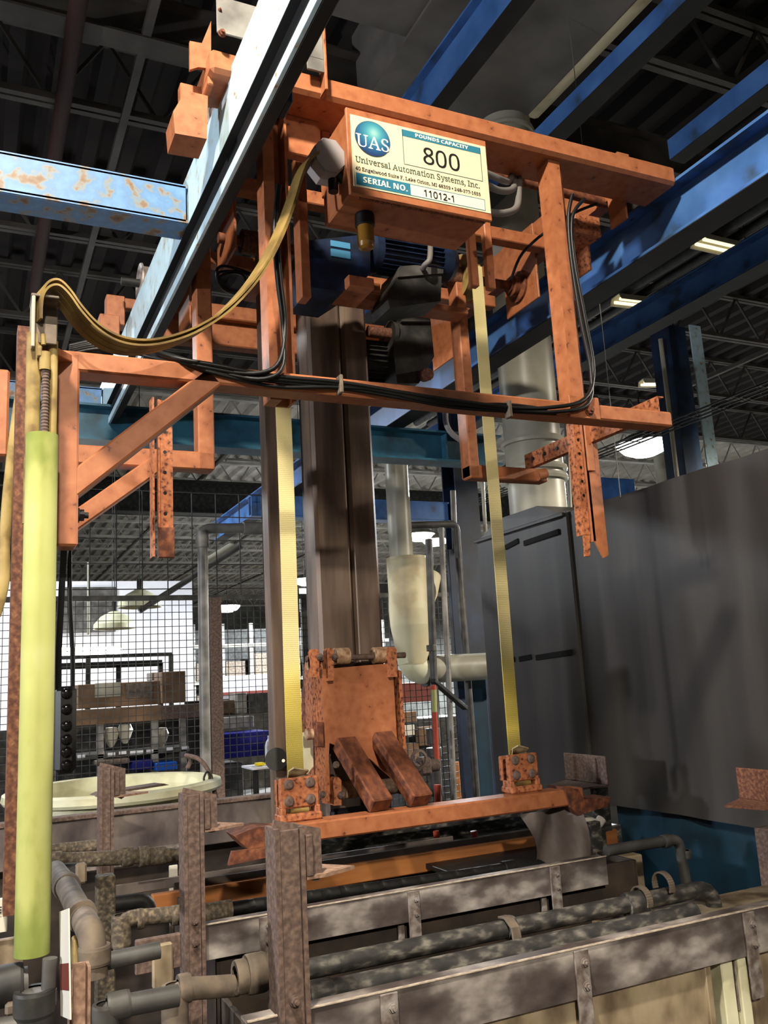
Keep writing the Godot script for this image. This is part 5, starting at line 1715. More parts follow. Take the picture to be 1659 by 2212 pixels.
# ---------- mesh fence and the shop behind it ----------
func fence() -> void:
	var t := thing("mesh_fence", "welded wire mesh machine guard fence behind the hoist", "fence", Vector3(1.5, 0, -7))
	var s := S()
	var x := -1.6
	while x < 4.0:
		bar(s, Vector3(x, .25, -7.0), Vector3(x, 2.31, -7.0), .005, .005, 0.0)
		x += .056
	var y := .25
	while y < 2.32:
		bar(s, Vector3(-1.6, y, -7.004), Vector3(4.0, y, -7.004), .005, .005, 0.0)
		y += .056
	var o := obj("wire_mesh", s, M.mesh_wire, t)
	o.set_meta("kind", "stuff")
	s = S()
	bar(s, Vector3(-1.6, 2.325, -7.0), Vector3(4.0, 2.325, -7.0), .04, .04, .003)
	obj("top_rail", s, M.grey_pvc, t)
	for xx in [-1.6, .55, 2.55, 4.0]:
		s = S()
		bb(s, xx - .025, xx + .025, 0, 2.345, -7.025, -7.07, .003)
		obj("fence_post", s, M.grey_pvc, t)
	s = S()
	for k in 17:
		bar(s, Vector3(-1.0 + k * .2, 2.34, -7.03), Vector3(-1.0 + k * .2, 3.2, -7.03), .008, .008, 0.0)
	for k in 5:
		bar(s, Vector3(-1.0, 2.4 + .2 * k, -7.034), Vector3(2.2, 2.4 + .2 * k, -7.034), .008, .008, 0.0)
	o = obj("upper_wires", s, M.mesh_wire, t)
	o.set_meta("kind", "stuff")
	# grey pipe frame in front of it
	pipe("guard_pipe", "grey plastic pipe rising behind the white tank and turning right", [Vector3(1.43, 0, -6), Vector3(1.438, 2.707, -6), Vector3(1.994, 2.726, -6)], .036, M.steel_grey, [[Vector3(1.437, 2.631, -6), Vector3.UP, .12, 1.25], [Vector3(1.802, 2.718, -6), Vector3(1, 0, 0), .14, 1.25]], .06)
	s = S()
	ext(s, ipoly(.085, .085, .008, .008), Vector3(1.588, 0, -6.3), Vector3(1, 0, 0), Vector3(0, 0, 1), Vector3(0, 2.247, 0))
	tag(obj("steel_post", s, M.rust), "thin brown steel post right of the grey plastic pipe", "post")


func crate(called: String, label: String, cat: String, a: Vector3, b: Vector3, depth: float, m: Material, group := "") -> MeshInstance3D:
	# a and b are opposite corners of the front face
	var s := S()
	bb(s, minf(a.x, b.x), maxf(a.x, b.x), minf(a.y, b.y), maxf(a.y, b.y), a.z, a.z - depth, .006)
	var o := obj(called, s, m)
	tag(o, label, cat, group)
	return o


func backdrop() -> void:
	# white office wall with its louvre, tube light and pendant lamps
	var s := S()
	bb(s, -13.9, 2.72, 0, 3.075, -12.0, -12.2, .0)
	bb(s, 2.57, 2.72, 0, 3.075, -12.2, -24.0, .0)
	struct("wall_office", s, M.white_wall, "white partition wall of the office beyond the mesh")
	var t := thing("wall_louvre", "grey louvre panel on the white wall behind the mesh", "louvre", Vector3(1.341, 2.374, -11.9))
	s = S()
	bb(s, 1.003, 1.694, 2.401, 2.993, -11.95, -11.99, .004)
	obj("panel", s, M.grey_pvc, t)
	var o := tube_light("tube_lamp", Vector3(0.713, 2.117, -10.8), Vector3(1.596, 2.106, -10.8), M.tube_bright, "bright fluorescent tube lamp in front of the white wall at the left", .16)
	s = S()
	bar(s, Vector3(0.7133, 2.096, -10.8), Vector3(1.596, 2.084, -10.8), .2, .12, .03)
	obj("diffuser", s, M.tube_bright, o)  # glowing bar added to stand in for the bloom of the tubes
	omni("tube_lamp_light", Vector3(1.157, 2.011, -10.7), 2.0, Color(1, .98, .95), .4)
	for e in [[Vector3(1.51, 2.528, -9), "pale dome pendant lamp nearer the top of the mesh fence"], [Vector3(1.347, 2.363, -9.6), "pale dome pendant lamp lower left in front of the white wall"]]:
		t = thing("dome_lamp", e[1], "lamp", e[0], "unlit dome lamps")
		var c: Vector3 = e[0]
		s = S()
		lathe(s, [Vector2(0, .1), Vector2(.05, .09), Vector2(.14, .04), Vector2(.21, -.04), Vector2(.215, -.09), Vector2(.205, -.09), Vector2(.2, -.045), Vector2(.13, .03), Vector2(0, .07)], c, Basis(), 32)
		obj("shade", s, M.ivory, t)
		s = S()
		cyl(s, c + Vector3(0, .09, 0), c + Vector3(0, .2, 0), .03, 12)
		cyl(s, c + Vector3(0, .2, 0), Vector3(c.x, 6.03, c.z), .005, 6)
		obj("cord", s, M.motor_dark, t)
	# conduits hanging in front of the wall
	s = S()
	cyl(s, Vector3(1.125, 3.037, -10), Vector3(1.132, 2.24, -10), .014, 8)
	tag(obj("hanging_conduit", s, M.pale_pipe), "pale vertical conduit in front of the grey louvre", "conduit")
	s = S()
	tube(s, [Vector3(1.468, 2.385, -8.8), Vector3(2.068, 2.761, -8.8), Vector3(2.512, 3.045, -8.8)], .03, 8)
	tag(obj("ceiling_pipe", s, M.grey_pvc), "sloping grey pipe behind the upper mesh wires", "pipe")
	s = S()
	tube(s, [Vector3(2.312, 2.972, -9.5), Vector3(2.632, 3.169, -9.5)], .05, 10)
	tag(obj("ceiling_pipe", s, M.pale_pipe), "bright silver pipe slanting behind the grey plastic pipe", "pipe")
	# rack of dark frames before the white wall
	t = thing("shelf_rack", "dark steel rack frame standing before the bright white wall", "rack", Vector3(1.399, 1.595, -10.2))
	s = S()
	bar(s, Vector3(0.8155, 2.018, -10.2), Vector3(2.073, 2.009, -10.2), .04, .04, .003)
	bar(s, Vector3(0.8209, 1.925, -10.25), Vector3(1.967, 1.916, -10.25), .04, .07, .003)
	obj("crossbar", s, M.motor_dark, t)
	for p in [[Vector3(1.151, 2.02, -10.2), Vector3(1.151, 0, -10.2)], [Vector3(2.058, 2.01, -10.2), Vector3(2.058, 0, -10.2)], [Vector3(1.48, 1.911, -10.25), Vector3(1.48, 0, -10.25)], [Vector3(1.951, 1.917, -10.25), Vector3(1.951, 0, -10.25)]]:
		s = S()
		bar(s, p[0], p[1], .05, .04, .003)
		obj("upright", s, M.motor_dark, t)
	# boxes, shelf and bins beyond the mesh
	crate("cardboard_box", "long flat cardboard box with pale tape on the shelf beyond the mesh", "box", Vector3(0.8857, 1.479, -8.6), Vector3(1.64, 1.699, -8.6), .5, M.cardboard, "cardboard boxes on the shelf")
	crate("cardboard_box", "taller upright cardboard box at the right end of the shelf", "box", Vector3(1.628, 1.483, -8.5), Vector3(1.854, 1.778, -8.5), .4, M.cardboard, "cardboard boxes on the shelf")
	crate("cardboard_box", "small pale cardboard box behind the long flat one", "box", Vector3(1.662, 1.711, -9.2), Vector3(1.774, 1.79, -9.2), .3, M.tan_pipe, "cardboard boxes on the shelf")
	s = S()
	bb(s, 1.033, 1.27, 1.573, 1.704, -8.59, -8.6, .001)
	tag(obj("label_sheet", s, M.pale_pipe), "left whitish label sheet on the long cardboard box", "label")
	s = S()
	bb(s, 1.312, 1.56, 1.547, 1.684, -8.59, -8.6, .001)
	tag(obj("label_sheet", s, M.tan_pipe), "right tan label sheet on the long cardboard box", "label")
	t = thing("storage_shelf", "dark storage shelving with a brown front board beyond the mesh", "shelving", Vector3(1.414, 0.8313, -8.5))
	s = S()
	bb(s, 0.864, 1.628, 1.332, 1.473, -8.5, -8.54, .004)
	obj("front_board", s, M.cardboard, t)
	s = S()
	bb(s, 1.628, 2.385, 1.335, 1.464, -8.5, -8.54, .004)
	obj("front_board", s, M.rust, t)
	s = S()
	bb(s, -2.0, 1.952, 0.0, 1.322, -9.0, -9.04, .004)
	obj("back_panel", s, M.motor_dark, t)
	s = S()
	bb(s, 0.8676, 1.884, 1.029, 1.07, -8.5, -9.0, .003)
	obj("shelf_board", s, M.grey_pvc, t)
	for p in [Vector3(1.074, 1.188, -8.5), Vector3(1.562, 1.15, -8.5), Vector3(1.824, 1.129, -8.5)]:
		s = S()
		bb(s, p.x - .03, p.x + .03, .3, 1.332, -8.5, -8.55, .003)
		obj("upright", s, M.steel_grey, t)
	for p in [Vector3(0.9091, 1.061, -8.48), Vector3(1.169, 1.059, -8.48), Vector3(1.267, 1.063, -8.48), Vector3(1.366, 1.059, -8.48), Vector3(1.424, 1.058, -8.48), Vector3(1.512, 1.059, -8.48), Vector3(1.698, 1.064, -8.48), Vector3(1.837, 1.061, -8.48)]:
		s = S()
		bb(s, p.x - .033, p.x + .033, p.y - .016, p.y + .016, -8.48, -8.495, .002)
		obj("price_label", s, M.white_plastic, t)
	for e in [[Vector3(1.181, 1.218, -8.6), "grey crumpled bag hanging left under the shelf board"], [Vector3(1.305, 1.242, -8.6), "small white bag hanging in the middle under the shelf board"], [Vector3(1.637, 1.183, -8.6), "grey drooping bag at the right under the shelf board"]]:
		s = S()
		var c: Vector3 = e[0]
		lathe(s, [Vector2(0, .08), Vector2(.05, .075), Vector2(.075, .02), Vector2(.05, -.05), Vector2(.02, -.1), Vector2(0, -.105)], c, Basis(), 9)
		tag(obj("bag", s, M.pale_pipe), e[1], "bag")
	crate("blue_bin", "bright blue plastic bin low behind the white tank", "bin", Vector3(1.532, 0.8914, -8.3), Vector3(1.724, 0.9595, -8.3), .3, M.bright_blue)
	crate("blue_bin", "dark blue bin left of the bright blue one", "bin", Vector3(1.336, 0.9068, -8.4), Vector3(1.522, 0.992, -8.4), .3, M.blue_bin)
	crate("carton_stack", "flattened grey cartons on the lower shelf", "carton", Vector3(1.021, 0.9789, -8.35), Vector3(1.308, 1.022, -8.35), .3, M.tan_pipe)
	crate("blue_bin", "wide dark blue tote between the brown post and the guide post", "bin", Vector3(1.861, 1, -7.6), Vector3(2.392, 1.206, -7.6), .4, M.blue_bin)
	crate("grey_cabinet", "grey cabinet face above the wide blue tote", "cabinet", Vector3(2.035, 1.232, -7.9), Vector3(2.337, 1.333, -7.9), .4, M.steel_grey)
	crate("grey_cabinet", "long dull grey cabinet below the wide blue tote", "cabinet", Vector3(1.942, 0, -7.7), Vector3(2.171, 0.9436, -7.7), .5, M.grey_pvc)
	crate("carton", "tan carton on the upper shelf right of the brown post", "carton", Vector3(2.176, 1.354, -8.4), Vector3(2.324, 1.476, -8.4), .3, M.cardboard)
	crate("grey_cabinet", "pale grey box between the tan carton and the dark cupboard", "cabinet", Vector3(2.298, 1.347, -8.3), Vector3(2.393, 1.541, -8.3), .3, M.steel_grey)
	crate("dark_cupboard", "dark cupboard just left of the brown guide post", "cupboard", Vector3(2.406, 1.34, -8.3), Vector3(2.634, 1.527, -8.3), .4, M.motor_dark)
	crate("grey_partition", "dull grey partition behind the tote and cartons right of the shelving", "partition", Vector3(2.083, 0.4972, -9.6), Vector3(3.126, 1.476, -9.6), .05, M.grey_pvc)
	t = thing("side_table", "small dark side table with a white top left of the strap clamp", "table", Vector3(2.015, 0.7812, -6.6))
	s = S()
	bb(s, 1.931, 2.116, 0.9757, 0.9926, -6.6, -6.9, .003)
	obj("table_top", s, M.white_plastic, t)
	for p in [Vector3(1.959, 0.8522, -6.62), Vector3(2.096, 0.8385, -6.62), Vector3(2.05, 0.8214, -6.88), Vector3(2.186, 0.8079, -6.88)]:
		s = S()
		bb(s, p.x - .012, p.x + .012, .0, 0.9791, p.z, p.z - .03, .002)
		obj("leg", s, M.black, t)
	s = S()
	var c := Vector3(2.101, 0.9893, -6.7)
	lathe(s, [Vector2(0, 0), Vector2(.033, 0), Vector2(.034, .01), Vector2(.034, .15), Vector2(.026, .18), Vector2(.012, .2), Vector2(.012, .225), Vector2(0, .225)], c, Basis(), 20)
	tag(obj("spray_bottle", s, M.white_plastic), "white plastic bottle standing on the small side table", "bottle")
	crate("yellow_pack", "yellow pack lying on the small side table", "pack", Vector3(1.995, 0.9967, -6.68), Vector3(2.058, 1.018, -6.68), .08, M.safety_yellow)
	# distant racking, white board and hanging sign
	t = thing("pallet_racking", "tall grey pallet racking with dark bays far behind the mesh", "racking", Vector3(7, 0, -22))
	s = S()
	for k in 9:
		var xx := 4.2 + k * .75
		bb(s, xx, xx + .1, 0, 3.2, -22.0, -22.1, .0)
	obj("upright", s, M.steel_grey, t)
	s = S()
	for yy in [.8, 1.7, 2.6]:
		bb(s, 4.2, 10.4, yy, yy + .08, -21.95, -22.05, .0)
	obj("shelf_beam", s, M.pale_pipe, t)
	s = S()
	bb(s, 4.2, 10.4, 0, 3.1, -22.8, -22.9, .0)
	obj("back_panel", s, M.motor_dark, t)
	for k in 8:
		for yy in [.9, 1.8]:
			s = S()
			bb(s, 4.35 + k * .75, 4.85 + k * .75, yy, yy + .5 + .12 * sin(k * 2.0 + yy), -22.1, -22.6, .0)
			obj("stored_box", s, M.tan_pipe, t)
	crate("white_board", "bright white board below the racking right of the brown post", "board", Vector3(3.621, 0, -14), Vector3(4.507, 1.781, -14), .05, M.white_wall)
	s = S()
	bb(s, 3.563, 4.465, 1.473, 1.524, -13.9, -13.95, .0)
	tag(obj("red_rail", s, M.red_steel), "thin red rail along the bottom of the white board", "rail")
	t = thing("hanging_sign", "self-glowing white hanging sign with black marks under the distant lamp", "sign", Vector3(4.349, 2.627, -12))
	s = S()
	bb(s, 4.29, 4.433, 2.621, 2.823, -12, -12.02, .0)
	obj("board", s, M.sign_self_glow, t)
	s = S()
	cyl(s, Vector3(4.368, 2.831, -12.01), Vector3(4.368, 6.03, -12.01), .004, 6)
	obj("hanger_wire", s, M.motor_dark, t)
	s = S()
	bb(s, 4.29, 4.433, 2.857, 2.959, -12, -12.02, .0)
	obj("board", s, M.sign_self_glow, t)
	text(t, "lettering", "W", "Droid Sans", Vector3(4.388, 2.795, -11.99), .07, .06, M.print_black, 700)
	s = S()
	bb(s, 4.29, 4.34, 2.668, 2.688, -11.985, -12.0, .0)
	obj("mark", s, M.print_black, t)


func right_background() -> void:
	# cream vent pipe with its silver branch
	var t := thing("vent_pipe", "cream plastic vent pipe dropping to an elbow behind the carriage", "pipe", Vector3(3.3, 1.5, -6.5))
	var s := S()
	cyl(s, Vector3(3.24, 2.5, -6.5), Vector3(3.24, 3.6, -6.5), .1, 24)
	obj("clear_section", s, M.pale_pipe, t)
	s = S()
	lathe(s, [Vector2(.1, 2.59), Vector2(.172, 2.59), Vector2(.175, 2.57), Vector2(.172, 2.3), Vector2(.178, 2.15), Vector2(.172, 2.02), Vector2(.135, 1.8), Vector2(.125, 1.7)], Vector3(3.29, 0, -6.5), Basis(), 32)
	obj("sleeve", s, M.cream_duct, t)
	s = S()
	tube(s, [Vector3(3.33, 2.1, -6.5), Vector3(3.48, 2.3, -6.55), Vector3(3.55, 2.45, -6.6)], .1, 18)
	obj("branch", s, M.cream_duct, t)
	s = S()
	tube(s, bend([Vector3(3.275, 1.9, -6.5), Vector3(3.275, 1.655, -6.5), Vector3(3.42, 1.655, -6.5)], .13), .122, 24)
	obj("elbow", s, M.ivory, t)
	s = S()
	cyl(s, Vector3(3.38, 1.655, -6.5), Vector3(4.4, 1.655, -6.5), .113, 28)
	obj("silver_pipe", s, M.pale_pipe, t)
	s = S()
	lathe(s, [Vector2(.11, -.02), Vector2(.14, -.02), Vector2(.14, .02), Vector2(.11, .02)], Vector3(3.4, 1.655, -6.5), Basis(Vector3(0, 0, 1), Vector3(1, 0, 0), Vector3(0, 1, 0)), 28)
	obj("clamp_ring", s, M.black, t)
	# bundle of pipes by the navy column
	pipe("riser_pipe", "dark grey riser pipe with a big union in front of the mesh", [Vector3(3.262, 0, -6.2), Vector3(3.348, 2.697, -6.2)], .03, M.grey_pvc, [[Vector3(3.275, 1.138, -6.2), Vector3.UP, .12, 1.75], [Vector3(3.274, 1.016, -6.2), Vector3.UP, .07, 1.9], [Vector3(3.309, 1.817, -6.2), Vector3.UP, .05, 1.3], [Vector3(3.269, 0.7911, -6.2), Vector3.UP, .2, 1.6]])
	pipe("riser_pipe", "lighter riser pipe just right of the dark grey one", [Vector3(3.519, 0, -6.4), Vector3(3.584, 2.834, -6.4)], .024, M.steel_grey)
	pipe("conduit_loop", "purplish conduit frame round the right lamp of the glowing pair", [Vector3(3.275, 2.879, -6.6), Vector3(3.849, 2.91, -6.6), Vector3(3.858, 0, -6.6)], .032, M.grey_pvc, [], .06)
	pipe("conduit_riser", "thin pale conduit beside the dark hood", [Vector3(4.271, 0, -6.9), Vector3(4.352, 3.572, -6.9)], .018, M.pale_pipe)
	pipe("conduit_riser", "narrow conduit standing against the navy column", [Vector3(3.847, 0, -6.8), Vector3(3.956, 3.261, -6.8)], .026, M.steel_grey)
	s = S()
	bb(s, 3.808, 3.9, 0, 2.7, -6.7, -6.75, .004)
	tag(obj("strut_post", s, M.navy), "blue strut post beside the navy column", "post")
	s = S()
	bb(s, 3.967, 4.127, 0, 1.65, -6.75, -6.85, .004)
	tag(obj("strut_post", s, M.deep_teal), "blue-green strut post below the silver pipe", "post")
	s = S()
	bar(s, Vector3(3.276, 1.564, -6.15), Vector3(3.752, 1.318, -6.5), .05, .03, .003)
	tag(obj("pipe_bracket", s, M.motor_dark), "dark diagonal bracket under the silver pipe", "bracket")
	t = thing("marker_rod", "orange rod with a pale section beside the riser pipe", "rod", Vector3(3.179, 0.9161, -6))
	s = S()
	cyl(s, Vector3(3.185, 0.9491, -6), Vector3(3.194, 1.329, -6), .02, 12)
	cyl(s, Vector3(3.199, 1.495, -6), Vector3(3.197, 1.53, -6), .02, 12)
	obj("orange_section", s, M.red_orange, t)
	s = S()
	cyl(s, Vector3(3.194, 1.329, -6), Vector3(3.199, 1.495, -6), .02, 12)
	obj("pale_section", s, M.green_tape, t)
	s = S()
	cyl(s, Vector3(3.172, 0.667, -6), Vector3(3.178, 0.7991, -6), .026, 12)
	obj("orange_section", s, M.red_orange, t)
	t = thing("rusty_valve", "rusty gate valve beside the riser pipe right of the arms", "valve", Vector3(2.961, 0.8528, -5.8))
	s = S()
	cyl(s, Vector3(2.875, 0.957, -5.8), Vector3(3.083, 0.964, -5.8), .045, 14)
	box(s, Vector3(2.969, 0.9645, -5.8), Vector3(.1, .13, .1), .02)
	obj("body", s, M.rust, t)
	s = S()
	lathe(s, [Vector2(.05, -.01), Vector2(.07, 0), Vector2(.05, .01)], Vector3(2.884, 1.026, -5.7), Basis(Vector3(1, 0, 0), Vector3(0, 0, 1), Vector3(0, -1, 0)), 16)
	obj("hand_wheel", s, M.rust, t)
	crate("wood_panel", "tan board glimpsed through the mesh right of the riser pipe", "board", Vector3(4.393, 0, -8), Vector3(4.503, 0.7319, -8), .03, M.wood)
	crate("yellow_strip", "bright yellow strip beside the right strap clamp", "board", Vector3(4.636, 0, -7.5), Vector3(4.704, 0.7218, -7.5), .03, M.safety_yellow)
	crate("storage_rack", "dark rack of cartons seen through the mesh right of the carriage", "rack", Vector3(4.325, 0, -9), Vector3(5.158, 1.133, -9), .5, M.motor_dark)
	crate("cardboard_box", "tan carton upper left on the dark rack behind the mesh", "box", Vector3(4.319, 1.106, -8.9), Vector3(4.511, 1.224, -8.9), .06, M.cardboard, "cartons on the dark rack")
	crate("cardboard_box", "tan carton lower right on the dark rack behind the mesh", "box", Vector3(4.507, 0.8424, -8.9), Vector3(4.721, 1.047, -8.9), .06, M.cardboard, "cartons on the dark rack")
	crate("paper_sheet", "white sheet pinned on the dark rack behind the mesh", "sheet", Vector3(4.321, 0.9665, -8.9), Vector3(4.472, 1.08, -8.9), .02, M.rag_white)
	crate("cardboard_box", "tan carton lowest left on the dark rack behind the mesh", "box", Vector3(4.309, 0.6226, -8.9), Vector3(4.516, 0.8816, -8.9), .06, M.cardboard, "cartons on the dark rack")
	crate("red_shelf", "dull red shelf edge behind the carriage roller bracket", "shelf", Vector3(4.343, 1.314, -9.2), Vector3(4.93, 1.534, -9.2), .4, M.red_steel)
	# fluorescent fixtures, big dark pipes and cable tray at the upper right
	tube_light("strip_lamp", Vector3(5.637, 5.2, -5.136), Vector3(6.322, 5.2, -5.151), M.lens_cream, "upper cream strip lamp right of the deep blue runway", .2)
	tube_light("strip_lamp", Vector3(5.747, 5.2, -6.368), Vector3(6.368, 5.2, -6.318), M.lens_cream, "middle cream strip lamp left of the far blue beam", .2)
	tube_light("strip_lamp", Vector3(7.82, 5.2, -8.364), Vector3(8.088, 5.2, -8.287), M.lens_cream, "small dim strip lamp above the big round glowing lamp", .2)
	var i := 0
	for e in [[5.86, 5.3, .055], [6.07, 5.3, .04], [6.26, 5.3, .045]]:
		s = S()
		cyl(s, Vector3(e[0], e[1], 4), Vector3(e[0], e[1], -11), e[2], 14)
		tag(obj("overhead_pipe", s, M.motor_dark), ["thick dark overhead pipe nearest the deep blue runway", "slim dark overhead pipe between two thicker ones", "dark overhead pipe next to the far blue beam"][i], "pipe", "dark pipes under the roof at the right")
		i += 1
	t = thing("cable_tray", "thin wire cable tray running past the light blue column", "cable tray", Vector3(6.3, 4.2, -5))
	for k in 4:
		s = S()
		bar(s, Vector3(6.2 + k * .09, 3.95, 2), Vector3(6.2 + k * .09, 3.95, -12), .014, .014, 0.0)
		obj("rail", s, M.motor_dark, t)
	s = S()
	for k in 46:
		bar(s, Vector3(6.19, 3.945, 2 - k * .3), Vector3(6.48, 3.945, 2 - k * .3), .008, .008, 0.0)
	var rungs := obj("rung", s, M.motor_dark, t)
	rungs.set_meta("kind", "stuff")
	pipe("pale_column", "pale round downpipe left of the light blue column", [Vector3(11.44, 0, -12), Vector3(11.44, 5.4, -12)], .1, M.pale_pipe)
	pipe("pale_column", "slim pale conduit against the light blue column", [Vector3(6.952, 0, -7.05), Vector3(6.952, 5.2, -7.05)], .025, M.pale_pipe)
	s = S()
	cyl(s, Vector3(4.732, 4.444, -6), Vector3(4.649, 2.949, -6), .02, 8)
	tag(obj("hanging_conduit", s, M.pale_pipe), "pale vertical conduit between the drop pipe and the orange hanger", "conduit")
	s = S()
	tube(s, bend([Vector3(2.896, 3.393, -5), Vector3(2.885, 3.243, -5), Vector3(3.053, 3.155, -5)], .1), .02, 10)
	tag(obj("flexible_conduit", s, M.grey_box), "grey hooked conduit under the teal girder", "conduit")
	for e in [[6.2, -9.2, "left thin wire hanging below the round glowing lamp"], [7.1, -9.4, "right thin wire hanging below the round glowing lamp"]]:
		s = S()
		cyl(s, Vector3(e[0], 1.5, e[1]), Vector3(e[0], 6.03, e[1]), .006, 6)
		tag(obj("hanging_wire", s, M.pale_pipe), e[2], "wire")
	crate("lamp_shade_panel", "blue hanging panel below the round glowing lamp", "panel", Vector3(7.499, 3.735, -9), Vector3(8.096, 4.078, -9), .02, M.blue)


func clutter() -> void:
	# torn wrapping and small things around the far end of the tanks
	var s := S()
	var n := 12
	for i in n:
		for k in 6:
			var f := func(u: float, v: float) -> Vector3:
				return Vector3(lerpf(1.98, 2.25, u), lerpf(1.04, .88 - .1 * u, v) + .012 * sin(u * 9.0), -3.06 + .05 * sin(u * 7.0 + v * 3.0) + .08 * v)
			var u0 := float(i) / n
			var u1 := float(i + 1) / n
			quad(s, f.call(u0, k / 6.0), f.call(u1, k / 6.0), f.call(u1, (k + 1) / 6.0), f.call(u0, (k + 1) / 6.0), f.call((u0 + u1) / 2, (k + .5) / 6.0) + Vector3(0, 0, -.1), 1)
			quad(s, f.call(u0, k / 6.0) + Vector3(0, 0, -.004), f.call(u1, k / 6.0) + Vector3(0, 0, -.004), f.call(u1, (k + 1) / 6.0) + Vector3(0, 0, -.004), f.call(u0, (k + 1) / 6.0) + Vector3(0, 0, -.004), f.call((u0 + u1) / 2, (k + .5) / 6.0) + Vector3(0, 0, .1), 2)
	tag(obj("torn_sheet", s, M.stained_steel), "torn grey plastic sheet hanging under the right end of the spreader beam", "sheet")
	s = S()
	tube(s, spline([Vector3(2.303, 0.9827, -3.1), Vector3(2.348, 0.9682, -3.1), Vector3(2.383, 0.955, -3.1), Vector3(2.409, 0.9742, -3.1)], 4), .02, 8)
	tag(obj("rag", s, M.rag_white), "white rag knotted at the top of the dark frame post", "rag")
	s = S()
	bb(s, 2.312, 2.363, .0, 0.9744, -3.05, -3.1, .003)
	tag(obj("frame_post", s, M.dark_pipe), "dark steel post under the white rag", "post")
	s = S()
	tube(s, spline([Vector3(2.316, 0.7976, -3), Vector3(2.318, 0.7623, -3), Vector3(2.324, 0.7179, -3), Vector3(2.315, 0.6844, -3)], 4), .02, 9)
	tag(obj("foam_blob", s, M.insulation), "lumpy cream foam on the foot of the dark frame post", "foam")
	crate("white_strip", "white plastic strip hanging behind the flat bar and the timber rail", "strip", Vector3(0.7359, 0, -3.72), Vector3(0.7704, 0.9124, -3.72), .01, M.rag_white)
	crate("dark_cabinet", "added dark block filling the gap beyond the right end of the spreader beam", "cabinet", Vector3(3.72, 0, -5.3), Vector3(4.9, 1.25, -5.3), .3, M.sooty)  # block added only to keep this gap dark
	for k in 3:
		s = S()
		var ring := []
		for i in 25:
			var q := TAU * i / 24.0 + k
			ring.append(Vector3(0.8738, 3.155, -3.1) + Vector3(cos(q) * (.055 + .01 * k), sin(q) * (.04 + .006 * k), .02 * sin(q * 2.0 + k) + .02 * k))
		tube(s, ring, .006, 7, false)
		tag(obj("cable_coil", s, M.black), ["inner loop of black cable hung behind the pale runway", "middle loop of black cable hung behind the pale runway", "outer loop of black cable hung behind the pale runway"][k], "cable", "black cable loops behind the pale runway")
	t_bracket()
	crate("amber_box", "small orange tan box behind the white rag", "box", Vector3(2.575, 0.8109, -3.3), Vector3(2.646, 0.8808, -3.3), .06, M.wood)
	crate("cream_block", "cream tank corner between the dark post and the handrail pipe", "tank", Vector3(2.545, 0.6308, -3.2), Vector3(2.689, 0.7816, -3.2), .4, M.cream_wall)
	crate("status_screen", "small glowing green screen in the dark under the spreader beam", "screen", Vector3(2.666, 0.6759, -4), Vector3(2.734, 0.7175, -4), .02, M.screen_green)
	s = S()
	cyl(s, Vector3(2.204, 0.7266, -4.2), Vector3(2.199, 0.8113, -4.2), .016, 12)
	tag(obj("orange_cone", s, M.red_orange), "left orange stub standing in the dark under the beam", "marker", "orange stubs under the beam")
	s = S()
	cyl(s, Vector3(2.429, 0.7374, -4.2), Vector3(2.422, 0.7848, -4.2), .018, 12)
	tag(obj("orange_cone", s, M.red_orange), "right orange stub standing in the dark under the beam", "marker", "orange stubs under the beam")
	# left foreground
	var t := thing("notice_board", "white notice with black lettering cut by the lower left edge", "sign", Vector3(0.0929, 1.063, -2.4))
	s = S()
	bb(s, 0.0164, 0.0937, 1.06, 1.136, -2.4, -2.41, .001)
	obj("board", s, M.sign_white, t)
	text(t, "lettering", "ER", "Droid Sans", Vector3(0.0825, 1.112, -2.395), .019, .014, M.print_black, 700)
	s = S()
	bb(s, 0.0203, 0.1372, 0.935, 1.02, -2.5, -2.52, .002)
	tag(obj("tan_box", s, M.cream_wall), "cream box face behind the foam at the lower left edge", "box")
	t = thing("warning_plate", "printed warning plate seen nearly edge on beside the sloping pipe", "sign", Vector3(0.1874, 0.9878, -2))
	s = S()
	bar(s, Vector3(0.1931, 1.08, -1.97), Vector3(0.1891, 1.044, -2.12), .003, .2, .0005)
	obj("plate", s, M.rag_white, t)
	s = S()
	bar(s, Vector3(0.1932, 1.055, -1.968), Vector3(0.1893, 1.017, -2.118), .0036, .05, .0005)
	obj("red_band", s, M.red_steel, t)
	s = S()
	bb(s, 0.2378, 0.2608, .0, 1.028, -2.35, -2.4, .004)
	tag(obj("yellow_board", s, M.yellow_paint), "dull yellow upright board behind the warning plate", "board")
	s = S()
	ext(s, cpoly(.045, .04, .006, .006), Vector3(0.2171, .5, -2.05), Vector3(0, 0, 1), Vector3(1, 0, 0), Vector3(0, 1.057 - .5, 0))
	tag(obj("rusty_upright", s, M.rust_pale), "rusty channel upright at the bottom left beside the grey elbow", "post")
	s = S()
	bb(s, 0.3842, 0.4417, .0, 1.022, -3.1, -3.16, .004)
	tag(obj("mossy_post", s, M.crusted_pipe), "mossy square post between the two crusted pipes", "post")
	s = S()
	bb(s, 0.3342, 0.3697, 0.9808, 1.046, -3.25, -3.28, .008)
	tag(obj("cream_bottle", s, M.cream_wall), "cream plastic block under the encrusted pipe", "block")
	s = S()
	bb(s, 0.4392, 0.5673, 0.8219, 0.9133, -2.7, -2.72, .003)
	tag(obj("brown_plate", s, M.rust), "brown steel plate at the left end of the second rail", "plate")
	s = S()
	bb(s, 0.4827, 0.5392, 0.7834, 0.898, -2.68, -2.7, .008)
	tag(obj("cream_bottle", s, M.cream_wall), "tall cream plastic block in front of the brown steel plate", "block")


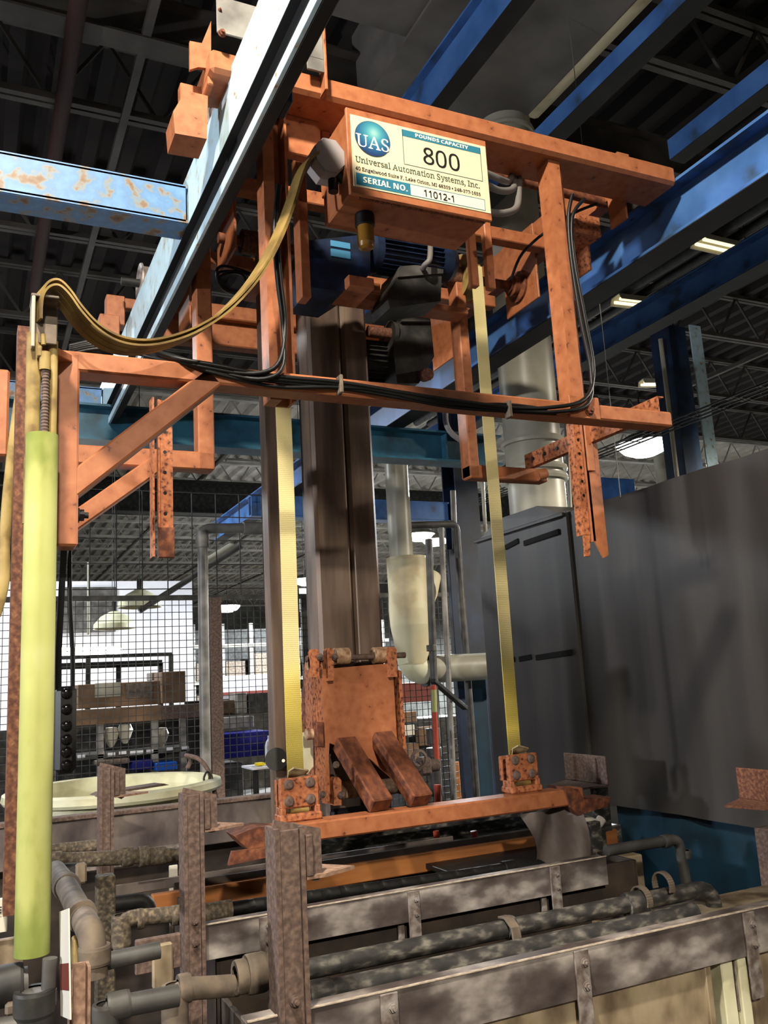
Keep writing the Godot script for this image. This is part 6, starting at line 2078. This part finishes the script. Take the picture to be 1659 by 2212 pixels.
func t_bracket() -> void:
	var s := S()
	ext(s, [Vector2(2.036, 0.7614), Vector2(2.062, 0.7955), Vector2(2.117, 0.8043), Vector2(2.189, 0.7706), Vector2(2.109, 0.7723), Vector2(2.133, 0.7223), Vector2(2.087, 0.7374)], Vector3(0, 0, -2.9), Vector3(1, 0, 0), Vector3.UP, Vector3(0, 0, -.06), true)
	tag(obj("foam_wedge", s, M.insulation), "crumbling cream insulation wedge behind the right end of the second rail", "foam")
